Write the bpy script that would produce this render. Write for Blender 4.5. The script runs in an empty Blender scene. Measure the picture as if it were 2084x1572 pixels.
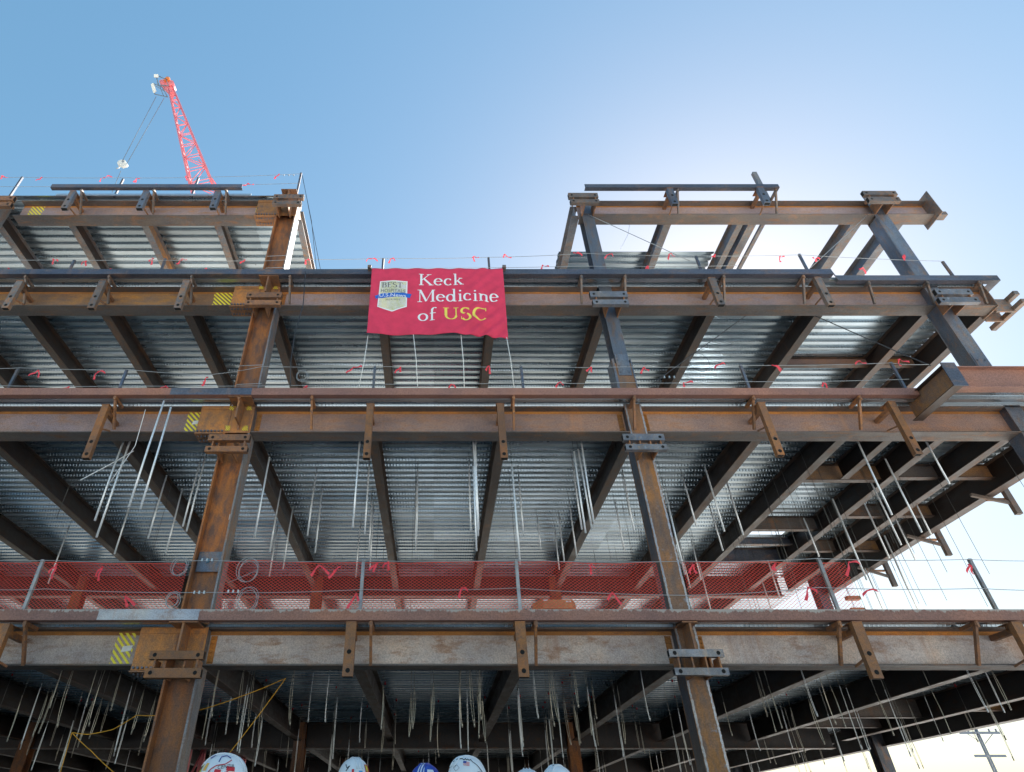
import bpy, bmesh, math, random
from mathutils import Vector, Matrix
random.seed(11)
R = math.radians
S = bpy.context.scene
COL = S.collection
# ------------------------------------------------------------------ camera, sky, sun, exposure
H = 1.45; F = 1244.0; CX = 883.0; CY = 786.0; TH = R(36.5)
CT, ST = math.cos(TH), math.sin(TH)
cd = bpy.data.cameras.new('camera'); cam = bpy.data.objects.new('camera', cd); COL.objects.link(cam)
cam.location = (0, 0, H); cam.rotation_euler = (math.pi/2 + TH, 0, 0)
cd.sensor_fit = 'HORIZONTAL'; cd.sensor_width = 36; cd.lens = 36*F/2084
cd.shift_x = (1042-CX)/2084; cd.clip_start = .05; cd.clip_end = 5000
S.camera = cam
SUN_EL, SUN_AZ = R(36), R(31)          # azimuth measured from +Y (into the picture) towards +X (right)
w = bpy.data.worlds.new('World'); S.world = w; w.use_nodes = True
nt = w.node_tree; nt.nodes.clear()
sky = nt.nodes.new('ShaderNodeTexSky'); sky.sky_type = 'NISHITA'; sky.sun_disc = False
sky.sun_elevation = SUN_EL; sky.sun_rotation = SUN_AZ
sky.air_density = 1.4; sky.dust_density = .6; sky.ozone_density = 2.0; sky.altitude = 50
bg = nt.nodes.new('ShaderNodeBackground'); bg.inputs[1].default_value = .15
ow = nt.nodes.new('ShaderNodeOutputWorld')
gam = nt.nodes.new('ShaderNodeGamma'); gam.inputs[1].default_value = .54      # hazy Los Angeles air: softer range than the clean model sky
hs = nt.nodes.new('ShaderNodeHueSaturation'); hs.inputs["Saturation"].default_value = 1.68; hs.inputs["Hue"].default_value = .492
nt.links.new(sky.outputs[0], gam.inputs[0]); nt.links.new(gam.outputs[0], hs.inputs['Color']); nt.links.new(hs.outputs[0], bg.inputs[0]); nt.links.new(bg.outputs[0], ow.inputs[0])
sd = bpy.data.lights.new('sun', 'SUN'); sd.energy = 5.0; sd.angle = R(.5); sd.color = (1, .94, .85)
sun = bpy.data.objects.new('sun', sd); COL.objects.link(sun)
sdir = Vector((math.sin(SUN_AZ)*math.cos(SUN_EL), math.cos(SUN_AZ)*math.cos(SUN_EL), math.sin(SUN_EL)))
sun.rotation_euler = sdir.to_track_quat('Z', 'Y').to_euler(); sun.location = (30, 30, 60)
S.view_settings.view_transform = 'Standard'; S.view_settings.look = 'None'
S.view_settings.exposure = 1.3; S.view_settings.gamma = 1
# ------------------------------------------------------------------ surveying helpers: photo ray -> point on a real plane
def ray(px, py):
    a = (px-CX)/F; b = (CY-py)/F
    return Vector((a, CT - b*ST, ST + b*CT))
def P(px, py, Y): d = ray(px, py); t = Y/d.y; return Vector((d.x*t, Y, H + d.z*t))
def PX(px, py, X): d = ray(px, py); t = X/d.x; return Vector((X, d.y*t, H + d.z*t))
def PZ(px, py, z): d = ray(px, py); t = (z-H)/d.z; return Vector((d.x*t, d.y*t, z))
def PD(px, py, dep): d = ray(px, py); return Vector((d.x*dep, d.y*dep, H + d.z*dep))
# ------------------------------------------------------------------ mesh helpers
class MB:
    def __init__(s): s.v = []; s.f = []; s.m = []; s.sm = []
    def face(s, pts, mi=0, smooth=False):
        n = len(s.v); s.v += [tuple(p) for p in pts]; s.f.append(tuple(range(n, n+len(pts)))); s.m.append(mi); s.sm.append(smooth)
    def raw(s, vs, fs, mi=0, smooth=False):
        n = len(s.v); s.v += [tuple(p) for p in vs]
        for f in fs: s.f.append(tuple(i+n for i in f)); s.m.append(mi); s.sm.append(smooth)
    def box(s, x0, x1, y0, y1, z0, z1, mi=0):
        vs = [(x, y, z) for z in (z0, z1) for y in (y0, y1) for x in (x0, x1)]
        s.raw(vs, [(0,2,3,1),(4,5,7,6),(0,1,5,4),(2,6,7,3),(0,4,6,2),(1,3,7,5)], mi)
    def bar(s, a, b, w, h, mi=0, up=(0,0,1)):
        a = Vector(a); b = Vector(b); d = (b-a).normalized(); u = Vector(up)
        if abs(d.dot(u)) > .98: u = Vector((0,1,0))
        x = d.cross(u).normalized(); u = x.cross(d).normalized()
        vs = [p + x*(w/2*i) + u*(h/2*j) for p in (a, b) for (i, j) in ((-1,-1),(1,-1),(1,1),(-1,1))]
        s.raw(vs, [(3,2,1,0),(4,5,6,7),(0,1,5,4),(1,2,6,5),(2,3,7,6),(3,0,4,7)], mi)
    def tube(s, pts, r, n=6, mi=0, rs=None, cap=True):
        pts = [Vector(p) for p in pts]; L = len(pts); base = len(s.v); prev = None
        for i, p in enumerate(pts):
            d = (pts[min(i+1, L-1)] - pts[max(i-1, 0)]).normalized()
            if prev is None:
                u = Vector((0,0,1)) if abs(d.z) < .9 else Vector((1,0,0))
                x = d.cross(u).normalized()
            else: x = (prev - d*prev.dot(d)).normalized()
            prev = x; y = d.cross(x); rr = rs[i] if rs else r
            for k in range(n):
                t = 2*math.pi*k/n; s.v.append(tuple(p + x*(rr*math.cos(t)) + y*(rr*math.sin(t))))
        for i in range(L-1):
            for k in range(n):
                a = base+i*n+k; b = base+i*n+(k+1) % n
                s.f.append((a, b, b+n, a+n)); s.m.append(mi); s.sm.append(True)
        if cap:
            s.f.append(tuple(base+k for k in range(n))[::-1]); s.m.append(mi); s.sm.append(False)
            s.f.append(tuple(base+(L-1)*n+k for k in range(n))); s.m.append(mi); s.sm.append(False)
    def disc(s, c, r, normal, n=12, mi=0, t=.004):
        c = Vector(c); nn = Vector(normal).normalized(); s.tube([c, c+nn*t], r, n, mi)
    def ibx(s, x0, x1, yc, zt, d, bf, tf=.03, tw=.02, band=None):   # I-beam along X; mats: 0 steel, 1 web, 2 rusty band
        s.box(x0, x1, yc-bf/2, yc+bf/2, zt-tf, zt, 0); s.box(x0, x1, yc-bf/2, yc+bf/2, zt-d, zt-d+tf, 0)
        if band:
            s.box(x0, x1, yc-tw/2-.002, yc+tw/2+.002, zt-tf-band, zt-tf, 2)
            s.box(x0, x1, yc-tw/2-.001, yc+tw/2+.001, zt-d+tf, zt-d+tf+.02, 2)
            s.box(x0, x1, yc-tw/2, yc+tw/2, zt-d+tf+.02, zt-tf-band, 1)
        else: s.box(x0, x1, yc-tw/2, yc+tw/2, zt-d+tf, zt-tf, 1)
    def iby(s, y0, y1, xc, zt, d, bf, tf=.022, tw=.014):
        s.box(xc-bf/2, xc+bf/2, y0, y1, zt-tf, zt, 0); s.box(xc-bf/2, xc+bf/2, y0, y1, zt-d, zt-d+tf, 0)
        s.box(xc-tw/2, xc+tw/2, y0, y1, zt-d+tf, zt-tf, 1)
    def build(s, name, mats, parent=None, loc=None, bevel=0):
        me = bpy.data.meshes.new(name); me.from_pydata(s.v, [], s.f)
        if not isinstance(mats, (list, tuple)): mats = [mats]
        for m in mats: me.materials.append(m)
        me.polygons.foreach_set('material_index', [min(i, len(mats)-1) for i in s.m])
        me.polygons.foreach_set('use_smooth', s.sm)
        me.update()
        o = bpy.data.objects.new(name, me); COL.objects.link(o)
        if parent is not None:
            o.parent = parent
            if loc is not None: o.location = loc
            elif parent.type == 'EMPTY': o.location = -Vector(parent['_o']) if '_o' in parent.keys() else (0,0,0)
        elif loc is not None: o.location = loc
        if bevel:
            b = o.modifiers.new('bevel', 'BEVEL'); b.width = bevel; b.segments = 2; b.limit_method = 'ANGLE'
        return o
ROOTS = []
def tag(o, label, cat, group=None, kind=None):
    o['label'] = label; o['category'] = cat
    if group: o['group'] = group
    if kind: o['kind'] = kind
    return o
def thing(name, label, cat, loc=(0,0,0), group=None):
    o = bpy.data.objects.new(name, None); COL.objects.link(o); o.location = loc; o.empty_display_size = .2
    o['_o'] = tuple(loc); ROOTS.append(o)
    return tag(o, label, cat, group)
ORD = ['first','second','third','fourth','fifth','sixth','seventh','eighth','ninth','tenth','eleventh','twelfth','thirteenth','fourteenth','fifteenth','sixteenth','seventeenth','eighteenth','nineteenth']
TENS = ['twentieth','thirtieth','fortieth','fiftieth','sixtieth','seventieth','eightieth','ninetieth']
TN = ['twenty','thirty','forty','fifty','sixty','seventy','eighty','ninety']
def ordw(n):
    if n < 20: return ORD[n-1]
    if n % 10 == 0: return TENS[n//10-2]
    return TN[n//10-2] + '-' + ORD[n % 10-1]
# ------------------------------------------------------------------ materials
def newmat(name):
    m = bpy.data.materials.new(name); m.use_nodes = True; t = m.node_tree
    return m, t, t.nodes['Principled BSDF']
def N(t, ty, **k):
    n = t.nodes.new(ty)
    for a, b in k.items(): setattr(n, a, b)
    return n
def ramp(t, stops, interp='LINEAR'):
    r = N(t, 'ShaderNodeValToRGB'); e = r.color_ramp.elements; r.color_ramp.interpolation = interp
    while len(e) < len(stops): e.new(.5)
    for i, (p, c) in enumerate(stops): e[i].position = p; e[i].color = (*c, 1) if len(c) == 3 else c
    return r
def noise(t, vec, sc, det=5, rough=.6, stretch=None):
    n = N(t, 'ShaderNodeTexNoise'); n.inputs['Scale'].default_value = sc; n.inputs['Detail'].default_value = det; n.inputs['Roughness'].default_value = rough
    if stretch:
        mp = N(t, 'ShaderNodeMapping'); mp.inputs['Scale'].default_value = stretch
        t.links.new(vec, mp.inputs['Vector']); vec = mp.outputs[0]
    t.links.new(vec, n.inputs['Vector']); return n.outputs['Fac']
def mix(t, fac, a, b, blend='MIX'):
    m = N(t, 'ShaderNodeMix', data_type='RGBA', blend_type=blend)
    for s_, v in ((m.inputs[0], fac), (m.inputs[6], a), (m.inputs[7], b)):
        if hasattr(v, 'is_output') or isinstance(v, bpy.types.NodeSocket): t.links.new(v, s_)
        elif isinstance(v, (int, float)): s_.default_value = v
        else: s_.default_value = (*v, 1)
    return m.outputs[2]
def steel(name, base, dark, rust, amount=.5, rough=.62, metal=.15, sc=1.0, spots=None, st=(1,1,1)):
    m, t, b = newmat(name); tc = N(t, 'ShaderNodeTexCoord'); v = tc.outputs['Object']
    n1 = noise(t, v, 1.3*sc, 6, .62, st); n2 = noise(t, v, 6*sc, 6, .7, st); n3 = noise(t, v, 38*sc, 4, .7); n4 = noise(t, v, .5*sc, 4, .55)
    r1 = ramp(t, [(.32, dark), (.62, base)]); t.links.new(n1, r1.inputs[0])
    r2 = ramp(t, [(.62-amount*.35, (0,0,0)), (.78-amount*.3, (1,1,1))]); t.links.new(n2, r2.inputs[0])
    r4 = ramp(t, [(.35, (.25,.25,.25)), (.65, (1,1,1))]); t.links.new(n4, r4.inputs[0])
    f = mix(t, 1.0, r2.outputs[0], r4.outputs[0], 'MULTIPLY')
    c = mix(t, f, r1.outputs[0], rust)
    r3 = ramp(t, [(.3, (.62,.62,.62)), (.7, (1.28,1.28,1.28))]); t.links.new(n3, r3.inputs[0])
    c = mix(t, 1.0, c, r3.outputs[0], 'MULTIPLY')
    oi = N(t, 'ShaderNodeObjectInfo')
    n7 = noise(t, v, 2.2*sc, 5, .65, (1,1,.10)); r7 = ramp(t, [(.57, (0,0,0)), (.72, (.55,.55,.55))]); t.links.new(n7, r7.inputs[0])
    c = mix(t, r7.outputs[0], c, tuple(min(.7, q*1.15) for q in rust))                         # rust runs
    n8 = noise(t, v, .8*sc, 5, .6); r8 = ramp(t, [(.36, (.82,.87,.96)), (.52, (1,1,1)), (.68, (1.18,1.07,.94))]); t.links.new(n8, r8.inputs[0])
    c = mix(t, 1.0, c, r8.outputs[0], 'MULTIPLY')
    rr_ = ramp(t, [(0, (.82,.82,.82)), (1, (1.16,1.14,1.12))]); t.links.new(oi.outputs['Random'], rr_.inputs[0]); c = mix(t, 1.0, c, rr_.outputs[0], 'MULTIPLY')
    n9 = noise(t, v, 70, 2, .5); r9 = ramp(t, [(.70, (0,0,0)), (.74, (.6,.6,.6))]); t.links.new(n9, r9.inputs[0]); c = mix(t, r9.outputs[0], c, tuple(q*.4 for q in dark))
    if spots:
        n5 = noise(t, v, 2.6*sc, 6, .75); r5 = ramp(t, [(.60, (0,0,0)), (.68, (1,1,1))]); t.links.new(n5, r5.inputs[0])
        c = mix(t, r5.outputs[0], c, spots)
    t.links.new(c, b.inputs['Base Color'])
    b.inputs['Metallic'].default_value = metal
    rr = ramp(t, [(.3, (rough-.14,)*3), (.7, (rough+.16,)*3)]); t.links.new(n2, rr.inputs[0]); t.links.new(rr.outputs[0], b.inputs['Roughness'])
    bp = N(t, 'ShaderNodeBump'); bp.inputs['Strength'].default_value = .25; bp.inputs['Distance'].default_value = .01
    t.links.new(n3, bp.inputs['Height']); t.links.new(bp.outputs[0], b.inputs['Normal'])
    return m
def plain(name, col, rough=.5, metal=0, var=.12, sc=8):
    m, t, b = newmat(name); tc = N(t, 'ShaderNodeTexCoord')
    n = noise(t, tc.outputs['Object'], sc, 4, .6)
    r = ramp(t, [(.3, tuple(c*(1-var) for c in col)), (.7, tuple(min(1, c*(1+var)) for c in col))])
    t.links.new(n, r.inputs[0]); t.links.new(r.outputs[0], b.inputs['Base Color'])
    b.inputs['Roughness'].default_value = rough; b.inputs['Metallic'].default_value = metal
    return m
ORANGE = (.42,.16,.035)
M = {}
M['col_rust'] = steel('rusty_column_steel', (.17,.088,.058), (.11,.060,.046), (.43,.16,.045), .68, st=(1,1,.35))
M['col_side'] = steel('grey_column_steel', (0.230,0.230,0.243), (0.135,0.135,0.149), (0.338,0.176,0.095), .4, .5, .35, st=(1,1,.3))
M['col_dark'] = steel('dark_blue_steel', (0.135,0.162,0.216), (0.074,0.081,0.101), (0.324,0.176,0.095), .3, .45, .4, st=(1,1,.4))
M['col_blue'] = steel('mill_scale_column_steel', (.19,.215,.26), (.10,.11,.14), (.30,.17,.09), .35, .45, .4, st=(1,1,.3))
M['weld_rust'] = steel('welded_rust_steel', (.24,.155,.115), (.15,.10,.08), (.46,.20,.06), .7, st=(1,1,.3), spots=(.26,.26,.28))
M['flange'] = steel('dark_flange_steel', (.17,.14,.125), (.10,.085,.08), (.28,.13,.06), .3, st=(.25,1,1))
M['web1'] = steel('grey_web_steel', (.60,.51,.47), (.43,.35,.32), (.32,.17,.10), .35, .7, .05, 1.2, st=(.35,1,1))
M['web2'] = steel('mauve_web_steel', (0.365,0.270,0.270), (0.270,0.196,0.189), (0.405,0.216,0.121), .35, .6, .1, st=(.3,1,1))
M['web3'] = steel('brown_web_steel', (.30,.185,.12), (.20,.125,.095), (.50,.24,.07), .6, .6, .1, st=(.3,1,1))
M['web4'] = steel('red_brown_web_steel', (0.351,0.230,0.189), (0.243,0.155,0.135), (0.405,0.203,0.108), .4, .6, .1, st=(.3,1,1))
M['orange'] = steel('orange_rust_band', (0.500,0.200,0.040), (0.330,0.140,0.040), (0.260,0.120,0.060), .45, .8, 0, 1.5, st=(.4,1,1))
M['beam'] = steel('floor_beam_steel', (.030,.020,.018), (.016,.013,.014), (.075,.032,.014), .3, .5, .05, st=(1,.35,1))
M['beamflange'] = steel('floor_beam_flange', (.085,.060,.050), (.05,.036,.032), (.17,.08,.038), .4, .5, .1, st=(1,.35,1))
M['edge_red'] = steel('primed_edge_plate', (0.365,0.182,0.135), (0.270,0.135,0.108), (0.324,0.162,0.115), .3, .6, .05, .8, st=(.4,1,1))
M['edge_blue'] = steel('dark_edge_plate', (.165,.175,.215), (.09,.095,.12), (0.351,0.203,0.135), .25, .42, .5, .8, st=(.3,1,1))
M['edge_grey'] = steel('bare_grey_plate', (0.513,0.513,0.540), (0.324,0.324,0.351), (0.351,0.216,0.149), .3, .45, .4, 1.2, st=(.5,1,1))
M['hss'] = steel('tube_steel', (0.216,0.189,0.176), (0.121,0.108,0.101), (0.405,0.189,0.081), .5, .5, .3, 2)
M['hss_rust'] = steel('rusty_tube_steel', (0.250,0.120,0.060), (0.150,0.080,0.050), (0.380,0.160,0.050), .7, .6, .1, 2)
M['hss_grey'] = steel('bare_grey_tube_steel', (0.270,0.270,0.297), (0.149,0.149,0.162), (0.378,0.270,0.189), .3, .42, .5, 2, spots=(.42,.42,.42))
M['brown'] = steel('brown_bracket_steel', (0.270,0.135,0.081), (0.149,0.088,0.061), (0.513,0.216,0.068), .6, .6, .1, 2)
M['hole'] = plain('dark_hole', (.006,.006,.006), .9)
M['yellow'] = plain('yellow_spray_paint', (.88,.76,.05), .6, 0, .12, 20)
M['white_paper'] = plain('white_paper', (.72,.72,.70), .6)
M['cable'] = plain('galvanised_wire_rope', (.42,.43,.44), .4, .7, .2, 60)
M['blackcable'] = plain('black_cable', (.03,.035,.045), .5)
M['ribbon'] = None
M['rod'] = plain('dark_threaded_rod', (.10,.10,.095), .45, .6, .3, 50)
M['sleeve'] = plain('galvanised_strut', (.86,.89,.92), .35, .35, .05, 15)
M['wire'] = plain('hanger_wire', (.24,.23,.21), .38, .7, .25, 15)
M['wirebright'] = plain('bright_hanger_wire', (.55,.52,.45), .3, .7, .25, 15)
M['redmark'] = plain('red_marker_paint', (.55,.02,.03), .6)
M['concrete'] = plain('concrete', (.62,.59,.53), .85, 0, .2, 3)
M['stanch'] = steel('stanchion_steel', (0.405,0.405,0.419), (0.243,0.243,0.257), (0.378,0.230,0.135), .25, .45, .5, 3)
M['cranered'] = plain('red_crane_paint', (.90,.24,.26), .45, 0, .1, 2)
M['cranegrey'] = plain('blue_grey_crane_steel', (.16,.20,.25), .5, .2)
M['cranewhite'] = plain('white_crane_paint', (.75,.75,.70), .5, 0, .12, 3)
M['lampo'] = plain('orange_beacon', (.8,.25,.06), .4)
M['rope'] = plain('white_rope', (.78,.78,.76), .7)
M['cord'] = plain('yellow_orange_cord', (.85,.42,.03), .5)
M['wood'] = steel('orange_plywood', (0.675,0.297,0.121), (0.513,0.216,0.081), (0.700,0.405,0.162), .4, .7, 0, 3)
M['galv'] = plain('galvanised_clip', (.6,.62,.63), .35, .8)
# galvanised deck: spangle, embossed rows, wet-looking streaks
def deckmat():
    m, t, b = newmat('galvanised_floor_deck'); tc = N(t, 'ShaderNodeTexCoord'); v = tc.outputs['Object']
    n1 = noise(t, v, 1.2, 5, .6, (.25, 1.6, 1)); n2 = noise(t, v, 60, 3, .6); n3 = noise(t, v, .35, 3, .5)
    r = ramp(t, [(.3, (.32,.40,.47)), (.7, (.47,.53,.58))]); t.links.new(n1, r.inputs[0])
    r3 = ramp(t, [(.35, (.82,.82,.82)), (.65, (1.1,1.1,1.1))]); t.links.new(n3, r3.inputs[0])
    c = mix(t, 1.0, r.outputs[0], r3.outputs[0], 'MULTIPLY')
    sp = N(t, 'ShaderNodeSeparateXYZ'); t.links.new(v, sp.inputs[0])
    # sheet-to-sheet differences (0.915 m wide sheets about 6 m long), specks and burn marks
    def fl(sock, k):
        q = N(t, 'ShaderNodeMath', operation='DIVIDE'); q.inputs[1].default_value = k; t.links.new(sock, q.inputs[0])
        f_ = N(t, 'ShaderNodeMath', operation='FLOOR'); t.links.new(q.outputs[0], f_.inputs[0]); return f_.outputs[0]
    cb = N(t, 'ShaderNodeCombineXYZ'); t.links.new(fl(sp.outputs[0], 6.1), cb.inputs[0]); t.links.new(fl(sp.outputs[1], .915), cb.inputs[1]); t.links.new(fl(sp.outputs[2], 2.0), cb.inputs[2])
    wn = N(t, 'ShaderNodeTexWhiteNoise'); t.links.new(cb.outputs[0], wn.inputs['Vector'])
    rw = ramp(t, [(0, (.80,.80,.80)), (1, (1.2,1.2,1.2))]); t.links.new(wn.outputs['Value'], rw.inputs[0]); c = mix(t, 1.0, c, rw.outputs[0], 'MULTIPLY')
    vo = N(t, 'ShaderNodeTexVoronoi'); vo.inputs['Scale'].default_value = 1.6; t.links.new(v, vo.inputs['Vector'])
    rv = ramp(t, [(.025, (1,1,1)), (.045, (0,0,0))]); t.links.new(vo.outputs['Distance'], rv.inputs[0]); c = mix(t, rv.outputs[0], c, (.03,.025,.02))
    t.links.new(c, b.inputs['Base Color'])
    b.inputs['Metallic'].default_value = .85
    rr = ramp(t, [(.3, (.20,)*3), (.7, (.34,)*3)]); t.links.new(n1, rr.inputs[0]); t.links.new(rr.outputs[0], b.inputs['Roughness'])
    def mth(op, a, bb=None, cc=None):
        n = N(t, 'ShaderNodeMath', operation=op)
        for i, q in enumerate((a, bb, cc)):
            if q is None: continue
            if isinstance(q, (int, float)): n.inputs[i].default_value = q
            else: t.links.new(q, n.inputs[i])
        return n.outputs[0]
    sx = mth('SINE', mth('MULTIPLY', sp.outputs[0], 2*math.pi/.09))
    fy = mth('FRACT', mth('DIVIDE', sp.outputs[1], .305))
    band = mth('LESS_THAN', mth('ABSOLUTE', mth('SUBTRACT', fy, .45)), .045)
    band2 = mth('LESS_THAN', mth('ABSOLUTE', mth('SUBTRACT', fy, .95)), .045)
    hgt = mth('MULTIPLY', mth('ADD', band, band2), mth('MAXIMUM', sx, 0.0))
    hg = mth('ADD', hgt, mth('MULTIPLY', n2, .012))
    bp = N(t, 'ShaderNodeBump'); bp.inputs['Strength'].default_value = .38; bp.inputs['Distance'].default_value = .012
    t.links.new(hg, bp.inputs['Height']); t.links.new(bp.outputs[0], b.inputs['Normal'])
    return m
M['deck'] = deckmat()
def slurry(m):      # concrete slurry that ran over the plate's top edge
    t = m.node_tree; b = t.nodes['Principled BSDF']; src = b.inputs['Base Color'].links[0].from_socket
    tc = N(t, 'ShaderNodeTexCoord'); sp = N(t, 'ShaderNodeSeparateXYZ'); t.links.new(tc.outputs['Object'], sp.inputs[0])
    mp = N(t, 'ShaderNodeMapping'); mp.inputs['Scale'].default_value = (1, 1, .25); t.links.new(tc.outputs['Object'], mp.inputs[0])
    n1 = noise(t, mp.outputs[0], 7, 5, .75); n2 = noise(t, tc.outputs['Object'], .7, 2, .5)
    a = N(t, 'ShaderNodeMath', operation='MULTIPLY_ADD'); a.inputs[1].default_value = 3.2; a.inputs[2].default_value = -3.2*(T0TOP-.02); t.links.new(sp.outputs[2], a.inputs[0])
    c = N(t, 'ShaderNodeMath', operation='ADD'); t.links.new(a.outputs[0], c.inputs[0]); t.links.new(n1, c.inputs[1])
    d = N(t, 'ShaderNodeMath', operation='MULTIPLY_ADD'); d.inputs[1].default_value = .5; d.inputs[2].default_value = -.25; t.links.new(n2, d.inputs[0])
    e_ = N(t, 'ShaderNodeMath', operation='ADD'); t.links.new(c.outputs[0], e_.inputs[0]); t.links.new(d.outputs[0], e_.inputs[1])
    r = ramp(t, [(.44, (0,0,0)), (.50, (.8,.8,.8))]); t.links.new(e_.outputs[0], r.inputs[0])
    t.links.new(mix(t, r.outputs[0], src, (.42,.39,.35)), b.inputs['Base Color'])
T0TOP = H+3.54
M['edge_slurry'] = steel('primed_edge_plate_with_slurry', (0.365,0.182,0.135), (0.270,0.135,0.108), (0.324,0.162,0.115), .3, .6, .05, .8, st=(.4,1,1)); slurry(M['edge_slurry'])
def fabric(name, col):
    m, t, b = newmat(name); tc = N(t, 'ShaderNodeTexCoord')
    n = noise(t, tc.outputs['Object'], 3, 4, .6); n2 = noise(t, tc.outputs['Object'], 250, 2, .5)
    r = ramp(t, [(.3, tuple(c*.9 for c in col)), (.7, tuple(min(1, c*1.1) for c in col))]); t.links.new(n, r.inputs[0])
    t.links.new(r.outputs[0], b.inputs['Base Color']); b.inputs['Roughness'].default_value = .75
    # thin cloth lets some daylight through
    tr = N(t, 'ShaderNodeBsdfTranslucent'); t.links.new(r.outputs[0], tr.inputs[0])
    ms = N(t, 'ShaderNodeMixShader'); ms.inputs[0].default_value = .2
    bp = N(t, 'ShaderNodeBump'); bp.inputs['Strength'].default_value = .15; t.links.new(n2, bp.inputs['Height']); t.links.new(bp.outputs[0], b.inputs['Normal'])
    out = t.nodes['Material Output']
    t.links.new(b.outputs[0], ms.inputs[1]); t.links.new(tr.outputs[0], ms.inputs[2]); t.links.new(ms.outputs[0], out.inputs[0])
    return m
M['banner'] = fabric('crimson_banner_cloth', (.80,.055,.13)); M['ribbon'] = fabric('pink_red_flagging', (.90,.09,.12))
M['mesh'] = plain('red_debris_net', (.85,.09,.06), .6)
M['ink_white'] = plain('white_print', (.80,.82,.86), .7, 0, .03)
M['ink_yellow'] = plain('yellow_print', (.85,.70,.12), .7, 0, .03)
M['ink_grey'] = plain('grey_print', (.10,.10,.11), .7)
M['ink_blue'] = plain('blue_print', (.02,.13,.55), .7)
M['shield'] = steel('pale_gold_print', (0.700,0.700,0.700), (0.700,0.675,0.459), (0.700,0.700,0.297), .5, .7, 0, 1.5)
# ------------------------------------------------------------------ ground
g = MB(); g.face([(-1500,-1500,0),(1500,-1500,0),(1500,1500,0),(-1500,1500,0)])
gm, t, b = newmat('dusty_site_ground'); tc = N(t, 'ShaderNodeTexCoord')
n1 = noise(t, tc.outputs['Object'], .15, 6, .6); n2 = noise(t, tc.outputs['Object'], 4, 6, .7)
r = ramp(t, [(.3, (.13,.125,.115)), (.7, (.20,.195,.18))]); t.links.new(n1, r.inputs[0])
r2 = ramp(t, [(.3, (.8,.8,.8)), (.7, (1.1,1.1,1.1))]); t.links.new(n2, r2.inputs[0])
t.links.new(mix(t, 1.0, r.outputs[0], r2.outputs[0], 'MULTIPLY'), b.inputs['Base Color']); b.inputs['Roughness'].default_value = .9
go = g.build('ground', gm); go['kind'] = 'structure'
g = MB(); g.face([(-300,-300,.004),(300,-300,.004),(300,5.0,.004),(-300,5.0,.004)]); g.face([(16.6,5.0,.004),(300,5.0,.004),(300,300,.004),(16.6,300,.004)])  # unseen pale sheet, added to bounce sunlight onto the facade and right decks
go = g.build('bounce_sheet', plain('pale_bounce_sheet', (.72,.70,.66), .85, 0, .06, .8)); go['kind'] = 'structure'
# ------------------------------------------------------------------ the steel frame
T = [H+3.54, H+8.82, H+13.02, H+17.0]         # top of each slab edge
ZT = [a-.2 for a in T]                         # top of steel
YE, YG = 12.0, 12.70                           # slab edge plane, front girder line
CXS = [-33.6, -24.0, -14.4, -4.75, 4.93, 14.35]
XR = 15.9
B = thing('steel_frame_building', 'unfinished steel frame building with rusty columns, girders and open metal decks, filling the photo', 'building', (0, YG, 0))
def part(mb, name, mats, parent=None, bevel=0, label=None):
    o = mb.build(name, mats, parent or B, bevel=bevel)
    if label: o['label'] = label
    return o
# ---- decks
def deck(rects, zb, y_split=None):
    mb = MB(); p = .305
    prof = [(0,0),(.13,0),(.165,.075),(.27,.075)]
    for (x0, x1, y0, y1) in rects:
        xs = [x0]; 
        while xs[-1] < x1-4: xs.append(xs[-1]+random.uniform(2.6, 3.4))
        xs.append(x1)
        k0 = math.floor(y0/p); ys = []
        for k in range(k0, int(y1/p)+2):
            for (a, z) in prof:
                y = k*p+a
                if y0 < y < y1: ys.append((y, z))
        ys = [(y0, 0 if (y0/p % 1)*p < .14 else .075)] + ys + [(y1, .0)]
        nx = len(xs); base = len(mb.v)
        for (y, z) in ys:
            for x in xs: mb.v.append((x, y+random.uniform(-.002,.002), zb+z+random.uniform(0,.0025)))
        for j in range(len(ys)-1):
            for i in range(nx-1):
                a = base+j*nx+i; mb.f.append((a, a+nx, a+nx+1, a+1)); mb.m.append(0); mb.sm.append(False)
    return mb
R1 = [(-34, XR, YE+.03, 49.5)]
R2 = [(-34, 10.35, YE+.03, 37.5), (12.55, XR, YE+.03, 37.5), (10.35, 12.55, YE+.03, 19.12), (10.35, 12.55, 20.66, 37.5), (11.95, 17.2, 11.28, YE+.03)]
R3 = [(-25, 11.3, YE+.03, 25), (11.3, XR, YE+.29, 25)]
R4 = [(-25, -4.5, YE+.3, 20.4), (4.45, 10.0, 14.66, 25)]  # top left deck cut short out of view, letting sunlight bounce up beneath it
for li, rects in enumerate((R1, R2, R3, R4)):
    part(deck(rects, ZT[li]+.006), 'metal_deck', M['deck'])
    if li < 3:
        s = MB()
        if li == 1: rects = [(a, b_, (21.5 if c > 20 else c), d) for (a, b_, c, d) in rects]      # wider opening in the pour than in the deck
        for (x0, x1, y0, y1) in rects: s.box(x0, x1-.01, y0+.02, y1, ZT[li]+.095, T[li]-.012)
        part(s, 'concrete_slab', M['concrete'])
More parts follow.
